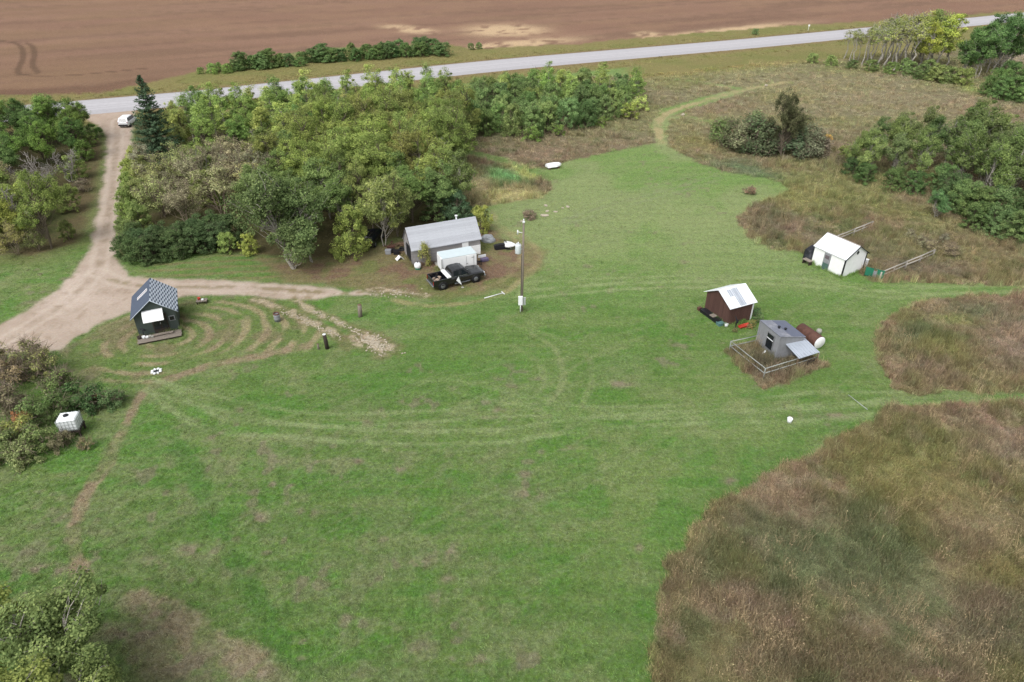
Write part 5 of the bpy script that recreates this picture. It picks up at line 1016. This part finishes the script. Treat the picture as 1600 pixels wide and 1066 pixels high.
# ---- cargo trailer
xt, yt, at_, LT, WT, HT = -7.24, 64.55, .40, 3.77, 1.9, 1.95
tr = empty('cargo_trailer', (xt, yt, hz(xt, yt)), at_, 'white enclosed cargo trailer between black pickup and barn', 'trailer')
MB().box((LT / 2, WT / 2, (HT + .35) / 2), (LT, WT, HT - .35)).build('body', M_WHITE, tr, .03)
MB().box((LT / 2, WT / 2, HT + .015), (LT + .02, WT + .02, .05)).build('roof', mat('pale_trailer_roof', (206, 220, 224), .5, .06, 2, .05), tr, .015)
d = MB().box((-.02, .48, 1.12), (.04, .82, 1.42)).box((-.02, 1.42, 1.12), (.04, .82, 1.42)).build('rear_door', M_OFFW, tr); MB().tube([(-.06, .2, .45), (-.06, .2, 1.85)], .025, 5).build('hinge_bar', M_BLACK, d)
MB().tube([(-.01, -.01, .4), (-.01, -.01, HT)], .035, 4).tube([(LT + .01, -.01, .4), (LT + .01, -.01, HT)], .03, 4).tube([(-.01, WT + .01, .4), (-.01, WT + .01, HT)], .035, 4).build('corner_trim', M_GREYS, tr)
dd = MB().box((LT - .75, -.015, 1.12), (.8, .03, 1.45)).build('side_door', M_WHITE, tr); MB().tube([(LT - 1.16, -.035, .45), (LT - 1.16, -.035, 1.82)], .014, 4).tube([(LT - .33, -.035, .45), (LT - .33, -.035, 1.82)], .014, 4).box((LT - .42, -.05, 1.6), (.3, .03, .05)).box((LT - 1.1, -.05, 1.0), (.2, .03, .05)).build('hinge_bar', M_GREYS, dd)
for s in (.05, WT - .05): wheel(tr, LT * .5, s, .34, .2)
MB().tube([(LT, WT / 2, .42), (LT + .95, WT / 2, .42)], .05, 6).tube([(LT, .35, .42), (LT + .9, WT / 2, .42)], .04, 6).tube([(LT, WT - .35, .42), (LT + .9, WT / 2, .42)], .04, 6).tube([(LT + .85, WT / 2, 0), (LT + .85, WT / 2, .6)], .035, 6).build('drawbar', M_BLACK, tr)

# ---- snowmobile
x, y = G(787, 389); sm = empty('snowmobile', (x, y, hz(x, y)), math.radians(14), 'white and black snowmobile parked right of the barn', 'snowmobile')
loft([(-1.1, [(0, .12), (.2, .12), (.2, .3), (.18, .34), (0, .34)]), (-.9, [(0, .03), (.22, .03), (.22, .36), (.2, .42), (0, .42)]), (.35, [(0, .03), (.22, .03), (.22, .36), (.2, .42), (0, .42)]), (.7, [(0, .2), (.2, .2), (.2, .36), (.18, .4), (0, .4)])]).build('track_tunnel', M_BLKP, sm)
loft([(-.95, [(0, .42), (.18, .42), (.19, .55), (.14, .62), (0, .64)]), (-.4, [(0, .42), (.2, .42), (.2, .6), (.15, .7), (0, .72)]), (.1, [(0, .42), (.2, .42), (.2, .6), (.14, .68), (0, .70)])]).build('seat', M_BLKP, sm, .03)
loft([(.1, [(0, .35), (.42, .35), (.44, .5), (.3, .75), (0, .82)]), (.5, [(0, .3), (.48, .3), (.5, .48), (.36, .76), (0, .84)]), (1.0, [(0, .3), (.42, .3), (.44, .42), (.3, .6), (0, .66)]), (1.35, [(0, .34), (.2, .34), (.22, .4), (.14, .46), (0, .48)])]).build('hood', M_WHITE, sm, .04)
MB().hull8([(.35, -.3, .8), (.35, .3, .8), (.38, .3, .8), (.38, -.3, .8), (.1, -.22, 1.08), (.1, .22, 1.08), (.13, .22, 1.08), (.13, -.22, 1.08)]).build('windscreen', M_GLASS, sm)
MB().tube([(.1, -.38, .98), (.15, 0, .95), (.1, .38, .98)], .025, 5).build('handlebar', M_BLKP, sm)
for s in (-.45, .45): k = MB().tube([(.2, s, .05), (1.2, s, .05), (1.45, s, .2)], [.05, .05, .03], 5).build('ski', M_BLKP, sm); MB().tube([(.75, s, .06), (.7, s * .7, .45)], .025, 5).build('strut', M_GALV, k)
MB().box((-1.05, 0, .5), (.2, .5, .05)).tube([(-1.1, -.22, .5), (-1.1, .22, .5)], .03, 5).build('rear_rack', M_BLKP, sm)

# ---- upturned boat on blocks
x, y = G(865, 262); bt = empty('rowboat', (x, y, hz(x, y)), math.radians(24), 'white upturned rowboat at the edge of the far lawn', 'boat')
def bs(x, w, h): return (x, [(0, .32), (w, .32), (w, .36), (w * .86, .36 + h * .55), (w * .5, .36 + h), (0, .36 + h * 1.06)])
loft([bs(-1.2, .5, .40), bs(-.5, .58, .44), bs(.3, .55, .44), bs(.9, .35, .40), bs(1.25, .06, .22)]).build('hull', M_WHITE, bt, .02)
MB().tube([(-1.22, 0, .80), (1.1, 0, .72)], .02, 4).build('keel', M_OFFW, bt); MB().tube([(-1.2, .52, .33), (.3, .58, .33), (1.25, .05, .33), (.3, -.58, .33), (-1.2, -.52, .33)], .03, 4).build('gunwale', M_OFFW, bt)
for q in (-.8, .6): MB().box((q, 0, .16), (.22, 1.0, .36)).build('support_block', M_WOODB, bt)

# ================================================================== POLE, POSTS, FENCES
x, y = .93, 57.09; z = hz(x, y)
pl = empty('utility_pole', (x, y, z), 0, 'tall wooden utility pole with grey transformer and meter box', 'utility pole')
MB().tube([(0, 0, -.3), (.06, 0, 4.6), (.12, 0, 9.2)], [.125, .11, .085], 10).build('pole', M_POLE, pl)
MB().tube([(.12, 0, 9.15), (.12, 0, 9.3)], .12, 8).tube([(.12, 0, 9.3), (.12, 0, 9.5)], .05, 6).build('pole_cap', M_OFFW, pl)
t_ = MB().lathe([(.001, 6.2), (.27, 6.2), (.29, 6.25), (.29, 7.0), (.27, 7.06), (.001, 7.1)], (-.36, -.05, 0), 16).build('transformer', M_GALV if False else mat('transformer_grey', (214, 220, 224), .5, .05, 3, 0), pl); MB().tube([(-.36, -.05, 7.05), (-.36, -.05, 7.3)], .06, 8).tube([(-.5, -.05, 7.05), (-.5, -.05, 7.22)], .04, 6).build('bushing', M_OFFW, t_); MB().box((-.1, 0, 6.6), (.3, .1, .12)).build('bracket', M_GALV, t_)
MB().tube([(.1, 0, 8.15), (-.42, -.03, 8.3)], .03, 5).tube([(-.42, -.03, 8.05), (-.42, -.03, 8.45)], .06, 6).build('fuse_arm', M_OFFW, pl)
MB().box((-.12, -.2, 1.32), (.42, .2, .92)).build('meter_box', M_OFFW, pl, .02); MB().tube([(-.12, -.2, .9), (-.12, -.2, -.05)], .045, 6).build('conduit', M_OFFW, pl); MB().box((.26, -.08, 1.2), (.22, .16, .8)).build('junction_box', M_GALV, pl, .02); MB().tube([(-.1, -.15, 1.8), (-.06, -.12, 6.0)], .02, 5).build('service_cable', M_BLACK, pl)

def post(name, px, py, h, r, m, label, top=None, lean=0):
    x, y = G(px, py); o = empty(name, (x, y, hz(x, y)), random.uniform(0, 3), label, 'post')
    MB().tube([(0, 0, -.2), (lean * .5, 0, h * .5), (lean, .01, h)], [r * 1.08, r, r * .96], 9).build('shaft', m, o)
    MB().lathe([(r * .98, h - .02), (r * .9, h + .015), (.001, h + .02)], (lean, .01, 0), 9).build('cut_top', top or M_WOODB, o); return o
post('wooden_post', 563, 495, 1.3, .2, M_POLE, 'short thick weathered post standing alone on the lawn below the track', lean=-.08)
post('wooden_post', 511.5, 545, 1.5, .17, M_DARKW, 'dark upright post beside the stony track end', M_OFFW, lean=-.06)
post('wooden_stub', 498, 546, .55, .09, M_POLE, 'small low stub left of the dark upright post')
# barrel
x, y = G(434, 502); fb = empty('fire_barrel', (x, y, hz(x, y)), 0, 'rusty open burning barrel on the lawn beside the track', 'barrel')
MB().lathe([(.001, .02), (.28, .02), (.285, .28), (.295, .3), (.285, .32), (.285, .56), (.295, .58), (.285, .60), (.285, .80), (.25, .80), (.25, .2), (.001, .2)], n=16).build('drum', M_GREYS, fb); MB().lathe([(.287, .74), (.305, .8), (.295, .86), (.24, .86), (.24, .74)], n=16).build('rim', M_RUST, fb)
# table with red pot
x, y = G(316.5, 474); tb_ = empty('low_table', (x, y, hz(x, y)), .2, 'low grey wooden table beside the gravel right of the cabin', 'table')
MB().box((0, 0, .30), (1.0, .62, .06)).build('top', M_WOOD, tb_)
for a in (-.42, .42):
    for b_ in (-.24, .24): MB().box((a, b_, .13), (.08, .08, .3)).build('leg', M_DARKW, tb_)
o = MB().lathe([(.001, 0), (.11, 0), (.15, .24), (.13, .24), (.11, .2), (.001, .2)], n=12).build('flower_pot', M_REDP); o.location = (x - .26, y + .05, hz(x, y) + .33); tag(o, 'red flower pot on the low table beside the gravel', 'flower pot')
o = MB().lathe([(.001, 0), (.13, 0), (.13, .1), (.001, .16)], n=12).build('white_bundle', M_PLAST); o.location = (x + .1, y + .02, hz(x, y) + .33); tag(o, 'white bundle on the low table beside the red pot', 'bundle')
# ring of stones
def rock_mesh(seed, m):
    import bmesh
    g = np.random.default_rng(seed); bm = bmesh.new(); bmesh.ops.create_icosphere(bm, subdivisions=2, radius=.5)
    for v in bm.verts:
        k = 1 + .22 * (vn(v.co.x * 3 + seed, v.co.y * 3, seed) - .5) * 2; v.co = Vector((v.co.x * k, v.co.y * k * .85, v.co.z * k * .65))
    me = bpy.data.meshes.new('rock'); bm.to_mesh(me); bm.free(); me.materials.append(m); return me
ROCKS = [rock_mesh(500 + i, M_ROCK) for i in range(4)]; WROCKS = [rock_mesh(510 + i, M_PLAST) for i in range(2)]
x0, y0 = G(245, 582); fp = empty('fire_pit', (x0, y0, hz(x0, y0)), 0, 'small ring of white stones on the lawn below the cabin', 'fire pit')
for i in range(8):
    a = i * .785; share('stone', WROCKS[i % 2], fp, (.34 * math.cos(a), .34 * math.sin(a), .08), (0, 0, a), (.26, .24, .3))
MB().lathe([(.001, .05), (.2, .05), (.24, 0)], n=10).build('ash', M_TARP, fp)
for k, (px, py, s) in enumerate([(851, 338, .75), (855, 331, .45), (853, 322, .5), (868, 332, .4), (815, 346, .35), (887, 324, .45), (879, 326, .3), (826, 344, .25)]):
    x, y = G(px, py); o = share('rock', ROCKS[k % 4], None, (x, y, hz(x, y) + s * .08), (0, 0, k), (s * 1.4, s * 1.1, s * .7)); tag(o, ['largest pale rock right of the brown brush heap', 'small pale rock just behind the largest rock', 'pale rock behind the brush heap on the lawn', 'pale rock right of the largest rock', 'small whitish rock left of the brush heap', 'pale rock farthest right in the rock scatter', 'little pale rock beside the farthest right rock', 'tiny rock at the foot of the brush heap'][k], 'rock', 'pale rocks by the brush heap')
# stones on the track
n = 460; cz = []
for i in range(n):
    u = random.random()
    if u < .55: px, py = random.gauss(586, 13), random.gauss(537, 6.5); py += (px - 586) * .3
    elif u < .75: f = random.random(); px, py = 434 + f * 100 + random.gauss(0, 4), 481 + f * 48 + random.gauss(0, 2.5)
    elif u < .9: f = random.random(); px, py = 490 + f * 75 + random.gauss(0, 3), 487 + f * 34 + random.gauss(0, 2)
    else: px, py = random.gauss(610, 26), random.gauss(459, 3)
    cz.append(G(px, py))
cz = np.array(cz); s = RNG.uniform(.07, .21, n)
spread_tufts('gravel', 'loose pale stones at the end of the track', 'gravel', np.stack([cz[:, 0], cz[:, 1], hgt(cz[:, 0], cz[:, 1]) + .02], 1), np.stack([s, s, s], 1), np.tile([[.4, .36, .3]], (n, 1)), ROCKS)

# ---- pen fence round the grey shed
def fence(name, pts, zs, label, m, r=.03, post_every=1.6, jitter=0.0):
    x0, y0 = pts[0]; o = empty(name, (x0, y0, hz(x0, y0)), 0, label, 'fence')
    for (ax, ay), (bx, by) in zip(pts[:-1], pts[1:]):
        L = math.hypot(bx - ax, by - ay); k = max(1, round(L / post_every))
        for z in zs: MB().tube([(ax - x0, ay - y0, z), ((ax + bx) / 2 - x0, (ay + by) / 2 - y0, z - .02 + random.uniform(-1, 1) * jitter), (bx - x0, by - y0, z + random.uniform(-1, 1) * jitter)], r, 6).build('rail', m, o)
        for i in range(k + 1):
            if i == 0 and (ax, ay) != pts[0]: continue
            f = i / k; MB().tube([(ax + (bx - ax) * f - x0, ay + (by - ay) * f - y0, -.2), (ax + (bx - ax) * f - x0, ay + (by - ay) * f - y0, max(zs) + .03)], r * 1.25, 6).build('post', m, o)
    return o
fence('pipe_fence', [G(1183, 524.5, 1.0), (19.1, 50.19), (20.81, 46.05), (26.14, 48.51)], (.52, 1.0), 'grey two-rail pipe fence round the weedy pen of the grey shed', mat('dull_pipe', (158, 162, 156), .6, .2, 4, .05), .04, 5.0)
fence('pole_fence', [G(1378, 425, .9), G(1418, 408, .9), G(1461, 390, .9)], (.5, .9), 'weathered pole fence running right from the green gate', mat('silvered_pole', (176, 170, 160), .85, .2, 4, .2), .07, 2.4, .05)
fence('pole_fence', [G(1310, 368, .9), G(1336, 357.5, .9), G(1364, 346, .9)], (.5, .9), 'weathered pole fence running back from the white shed roof', mat('silvered_pole', (176, 170, 160)), .07, 2.4, .05)
x, y = G(1350, 431); x2, y2 = G(1378, 438); gt = empty('panel_gate', (x, y, hz(x, y)), math.atan2(y2 - y, x2 - x), 'bright green panel gate beside the white shed', 'gate'); Lg = math.hypot(x2 - x, y2 - y)
MB().box((Lg * .22, 0, .62), (Lg * .42, .05, .95)).build('panel', M_GREENP, gt); MB().box((Lg * .53, .01, .5), (Lg * .2, .05, .7)).build('panel', M_GREYS, gt); MB().box((Lg * .81, 0, .62), (Lg * .36, .05, .95)).build('panel', M_GREENP, gt); MB().tube([(0, .05, 0), (0, .05, 1.12)], .04, 6).build('post', M_GREENP, gt); MB().tube([(Lg, .05, 0), (Lg, .05, 1.12)], .04, 6).build('post', M_GREENP, gt); MB().tube([(0, .06, 1.05), (Lg, .06, 1.05)], .03, 6).build('rail', M_GREENP, gt)
# barrel tank behind the grey shed
a = Vector(G(1281, 536, .62)); b_ = Vector(G(1250, 514, .62)); yaw = math.atan2(b_.y - a.y, b_.x - a.x); Lb = (b_ - a).length
rt = empty('barrel_tank', (a.x, a.y, hz(a.x, a.y)), yaw, 'rust-brown lying cylindrical tank with white end behind the grey shed', 'tank')
MB().lathe([(.001, 0), (.55, 0), (.6, .05), (.6, Lb * .33), (.615, Lb * .34), (.6, Lb * .35), (.6, Lb * .66), (.615, Lb * .67), (.6, Lb * .68), (.6, Lb - .05), (.55, Lb), (.001, Lb)], (0, 0, .64), 22, 'X').build('drum', M_RUST, rt); MB().lathe([(.001, -.03), (.54, -.03), (.57, 0), (.57, .03)], (0, 0, .64), 22, 'X').build('end_plate', M_WHITE, rt)
for q in (.2, .8): MB().box((Lb * q, 0, .06), (.16, 1.0, .2)).build('cradle', M_DARKW, rt)
x, y = G(1279, 521); o = MB().lathe([(.001, 0), (.22, 0), (.25, .3), (.2, .42), (.001, .45)], n=12).build('bucket', M_CONC); o.location = (x, y, hz(x, y)); tag(o, 'grey pail beside the rust-brown tank', 'bucket')
# plank on shed wall
x, y = G(1187, 556); x2, y2 = G(1196, 549, .5); o = empty('plank', (x, y, hz(x, y)), 0, 'white plank leaning on the grey shed below its window', 'plank'); MB().hull8([(0, -.09, .02), (0, .09, .02), (x2 - x, y2 - y + .09, .5), (x2 - x, y2 - y - .09, .5), (0, -.09, .07), (0, .09, .07), (x2 - x, y2 - y + .09, .55), (x2 - x, y2 - y - .09, .55)]).build('board', M_OFFW, o)

# ================================================================== SMALL THINGS
def at(px, py, z=0): x, y = G(px, py); return (x, y, hz(x, y) + z)
def bucket(px, py, r, h, m, label, nm='bucket'):
    o = empty(nm, at(px, py), 0, label, 'bucket'); MB().lathe([(.001, .01), (r * .82, .01), (r, h), (r * .93, h), (r * .8, h * .7), (.001, h * .68)], n=14).build('pail', m, o); MB().lathe([(r * 1.0, h - .03), (r * 1.06, h - .015), (r * 1.0, h)], n=14).build('rim', m, o); return o
bucket(1233, 660, .2, .38, M_PLAST, 'white bucket alone on the open lawn')
bucket(1134.5, 510, .17, .3, M_PLAST, 'white bucket at the near corner of the red shed')
# lying rods
def rod(name, a, b, r, m, label, cat, tee=None):
    p, q = Vector(at(*a, r)), Vector(at(*b, r)); o = empty(name, p, 0, label, cat); MB().tube([(0, 0, 0), q - p], r, 6).build('bar', m, o)
    if tee: d = (q - p).normalized(); n = Vector((-d.y, d.x, 0)) * tee; MB().tube([q - p - n, q - p + n], r * 1.1, 6).build('cross_bar', m, o)
    return o
rod('tee_post', (757, 466), (786, 458), .045, M_OFFW, 'pale pipe with cross piece lying on the grass left of the pole', 'pipe', .32)
rod('rod', (1325, 617), (1355, 641), .025, M_GALV, 'thin pale rod lying on the lawn near the right grass edge', 'rod')
# pennant by the pickup
p = at(723, 449.5); pn = empty('pennant', p, .2, 'white triangular pennant on a leaning stake beside the pickup', 'pennant'); MB().lathe([(.001, 0), (.16, 0), (.15, .06), (.001, .1)], n=10).build('foot', M_CONC, pn); MB().tube([(0, 0, 0), (-.35, 0, 1.25)], .022, 5).build('stake', M_GREYS, pn); MB().add([(-.08, -.02, .3), (-.38, -.02, 1.28), (-.62, -.05, .88), (-.08, .015, .3), (-.38, .015, 1.28), (-.62, -.02, .88)], [(0, 1, 2), (5, 4, 3), (0, 1, 4, 3), (1, 2, 5, 4), (2, 0, 3, 5)]).build('cloth', M_OFFW, pn)
# white tank on stand at the shrubs
x, y = G(109, 660, 1.05); yaw = math.radians(12); tk = empty('water_tank', (x, y, hz(x, y)), yaw, 'white caged water tank on a low stand beside shrubs', 'tank')
MB().box((0, 0, 1.12), (1.3, 1.1, 1.0)).build('tank', M_PLAST, tk, .14, 3); MB().lathe([(.16, 1.6), (.18, 1.62), (.18, 1.69), (.001, 1.71)], (-.1, .05, 0), 12).build('cap', M_BLACK, tk)
cg = MB()
for i in range(6): a = -.62 + i * .248; cg.tube([(a, -.575, .62), (a, -.575, 1.6)], .012, 4); cg.tube([(a, .575, .62), (a, .575, 1.6)], .012, 4)
for i in range(5): a = -.5 + i * .25; cg.tube([(.675, a, .62), (.675, a, 1.6)], .012, 4); cg.tube([(-.675, a, .62), (-.675, a, 1.6)], .012, 4)
for z in (.68, .95, 1.22, 1.5): cg.tube([(-.675, -.575, z), (.675, -.575, z), (.675, .575, z), (-.675, .575, z), (-.675, -.575, z)], .012, 4)
cg.build('cage', M_GALV, tk); MB().box((0, 0, .55), (1.4, 1.2, .12)).build('platform', M_DARKW, tk)
for a in (-.6, .6):
    for b_ in (-.5, .5): MB().box((a, b_, .22), (.12, .12, .6)).build('leg', M_DARKW, tk)
# red shed clutter
o = empty('kayak', at(1162, 511), .44, 'red plastic sled lying in front of the red shed', 'sled'); loft([(-.55, [(0, .06), (.16, .06), (.2, .2), (.17, .2), (.12, .1), (0, .1)]), (.3, [(0, .05), (.2, .05), (.25, .2), (.22, .2), (.16, .1), (0, .1)]), (.62, [(0, .16), (.1, .16), (.14, .26), (.11, .26), (.06, .2), (0, .2)])]).build('shell', M_REDP, o, .0); o.name = 'plastic_sled'
o = empty('pump_stand', at(1149, 514), 0, 'black upright stand at the near corner of the red shed', 'stand'); MB().tube([(0, 0, 0), (-.02, 0, .9), (-.2, .05, 1.35)], [.05, .05, .03], 6).build('post', M_BLACK, o); MB().box((.05, 0, .8), (.16, .16, .34)).build('head', M_BLACK, o, .03); MB().box((0, 0, .02), (.3, .3, .05)).build('foot', M_BLACK, o)
c, s = math.cos(ar), math.sin(ar)
def redl(a, q): return (xr + c * a - s * q, yr + s * a + c * q)
for k, (a, q, dx, dy, dz, m, nm, lb) in enumerate([(-.42, 1.55, .5, .5, .06, M_WOOD, 'board_offcut', 'pale board lying on the dark bin at the red shed'), (-.45, .45, .6, .5, .26, M_TURQ, 'crate', 'faded turquoise crate beside the white bucket'), (-.5, 3.45, .35, .3, .3, M_RUST, 'crate', 'brown box at the far end of the dark bin')]):
    X, Y = redl(a, q); o = MB().box((0, 0, dz / 2), (dx, dy, dz)).box((0, 0, dz + .015), (dx + .05, dy + .05, .03)).build(nm, m, None, .015); o.location = (X, Y, hz(X, Y) + (.345 if k == 0 else 0)); o.rotation_euler = (0, 0, ar); tag(o, lb, 'board' if k == 0 else 'crate')
for px, py, h, t in [(1180, 497, 1.0, (72, 96, 60)), (1188, 503, .8, (88, 110, 62)), (1170, 513, .5, (128, 108, 70)), (1148, 518, .4, (104, 104, 66)), (1176, 508, .6, (110, 110, 62))]:
    x, y = G(px, py); plant('shrub', x, y, h, t, 'low weeds growing against the red shed', 'weeds at the red shed', cat='weed')
# white shed clutter
def wl2(a, q): c, s = math.cos(aw_), math.sin(aw_); return (xw + c * a - s * q, yw + s * a + c * q)
X, Y = wl2(-.8, 1.2); o = empty('tarp_heap', (X, Y, hz(X, Y)), aw_, 'black tarpaulin heap at the left end of the white shed', 'tarp')
import bmesh
bm = bmesh.new(); bmesh.ops.create_icosphere(bm, subdivisions=3, radius=1)
for v in bm.verts: k = 1 + .3 * (vn(v.co.x * 2.5, v.co.y * 2.5 + v.co.z * 2, 77) - .5); v.co = Vector((v.co.x * .95 * k, v.co.y * 1.35 * k, max(-.05, v.co.z * 1.45 * k)))
me = bpy.data.meshes.new('tarp'); bm.to_mesh(me); bm.free(); me.materials.append(M_TARP); put(bpy.data.objects.new('tarp', me), o)
X, Y = wl2(-.1, -.55); o = empty('bench', (X, Y, hz(X, Y)), aw_, 'small grey wooden bench at the left corner of the white shed', 'bench'); MB().box((0, 0, .48), (1.0, .55, .07)).build('seat', M_WOOD, o)
for a in (-.4, .4): MB().box((a, 0, .22), (.08, .5, .46)).build('leg', M_DARKW, o)
o = bucket(1262, 402, .16, .3, M_OFFW, 'whitish pail by the bench at the white shed')
X, Y = wl2(LW - .9, WW + .75); o = empty('chest_freezer', (X, Y, hz(X, Y)), aw_, 'white box behind the white shed', 'box'); MB().box((0, 0, .42), (1.3, .75, .84)).build('body', M_OFFW, o, .03); MB().box((0, 0, .88), (1.34, .8, .1)).build('lid', M_PLAST, o, .03)
# clutter round the barn
o = empty('round_tank', at(653, 421), .3, 'white rounded tank at the front left corner of the barn', 'tank'); MB().lathe([(.001, .1), (.25, .12), (.36, .26), (.38, .42), (.34, .62), (.2, .74), (.001, .78)], n=16).build('shell', M_PLAST, o); MB().lathe([(.08, .76), (.08, .84), (.001, .86)], n=10).build('cap', M_BLACK, o); MB().lathe([(.3, 0), (.32, .0), (.3, .16), (.26, .16)], n=14).build('base_ring', M_GREENP, o)
o = empty('folded_sheet', at(625, 406), .5, 'white folded metal sheet on the dirt left of the barn', 'sheet'); MB().hull8([(-.45, -.3, 0), (0, -.3, .38), (0, .3, .38), (-.45, .3, 0), (-.43, -.3, -.03), (0, -.3, .34), (0, .3, .34), (-.43, .3, -.03)]).build('panel', M_WHITE, o); MB().hull8([(.4, -.3, 0), (0.005, -.3, .38), (0.005, .3, .38), (.4, .3, 0), (.38, -.3, -.03), (.005, -.3, .34), (.005, .3, .34), (.38, .3, -.03)]).build('panel', M_WHITE, o)
for k, (px, py, kind, lb) in enumerate([(607, 397, 'bin', 'grey-white box among the clutter left of the barn'), (614, 394, 'tyre', 'dark tyre lying in the clutter left of the barn'), (620, 398, 'bin', 'dark crate nearest the barn doorway'), (628, 392, 'tyre', 'dark tyre leaning toward the barn wall'), (612, 388, 'heap', 'reddish scrap heap beside the trees left of the barn'), (622, 386, 'heap', 'brown scrap heap close to the barn gable')]):
    p = at(px, py)
    if kind == 'bin': o = MB().box((0, 0, .22), (.62, .5, .44)).box((0, 0, .46), (.68, .55, .06)).build('storage_box', M_BLKP if k else M_GREYS, None, .02); o.location = p; tag(o, lb, 'box')
    elif kind == 'tyre': o = MB().lathe([(.2, 0), (.34, 0), (.38, .06), (.38, .16), (.34, .22), (.2, .22), (.2, 0)], n=18).build('tyre', M_TYRE); o.location = p; o.rotation_euler = (.15, .1, 0); tag(o, lb, 'tyre')
    else:
        mb = MB()
        for i in range(12): mb.box((random.gauss(0, .3), random.gauss(0, .3), random.uniform(.05, .4)), (random.uniform(.3, .9), random.uniform(.05, .2), random.uniform(.05, .2)), random.uniform(0, 3))
        o = mb.build('scrap_heap', M_RUST if k == 4 else M_WOODB); o.location = p; tag(o, lb, 'scrap heap')
o = empty('junk_bundle', at(757, 408), .4, 'purple-grey bundle with white board right of the trailer', 'bundle'); MB().box((0, 0, .2), (.9, .5, .36)).build('bundle', M_PURP, o, .08); MB().box((-.15, .35, .5), (.9, .06, .3)).build('board', M_OFFW, o)
o = empty('tarp_heap', at(763, 376), 0, 'pale tarpaulin heap at the right gable of the barn', 'tarp'); me = me.copy(); me.materials.clear(); me.materials.append(mat('pale_tarp', (170, 174, 178), .6, .3, 3, .5)); q = put(bpy.data.objects.new('tarp', me), o); q.scale = (.9, .6, .5)
o = empty('roadside_marker', at(1263, 46), 0, 'thin white marker post at the field edge beyond the highway', 'marker'); MB().tube([(0, 0, -.1), (0, 0, 1.6)], .06, 6).build('post', M_WHITE, o); MB().box((0, -.08, 1.6), (.5, .04, .5)).build('plate', M_WHITE, o)
for k, (px, py) in enumerate([(1067, 181), (1197, 135)]):
    o = share('rock', ROCKS[k], None, at(px, py, .2), (0, 0, 1), (1.1, .8, .8)); tag(o, ['pale rock beside the fork of the mown path', 'pale rock at the far end of the mown path'][k], 'rock')
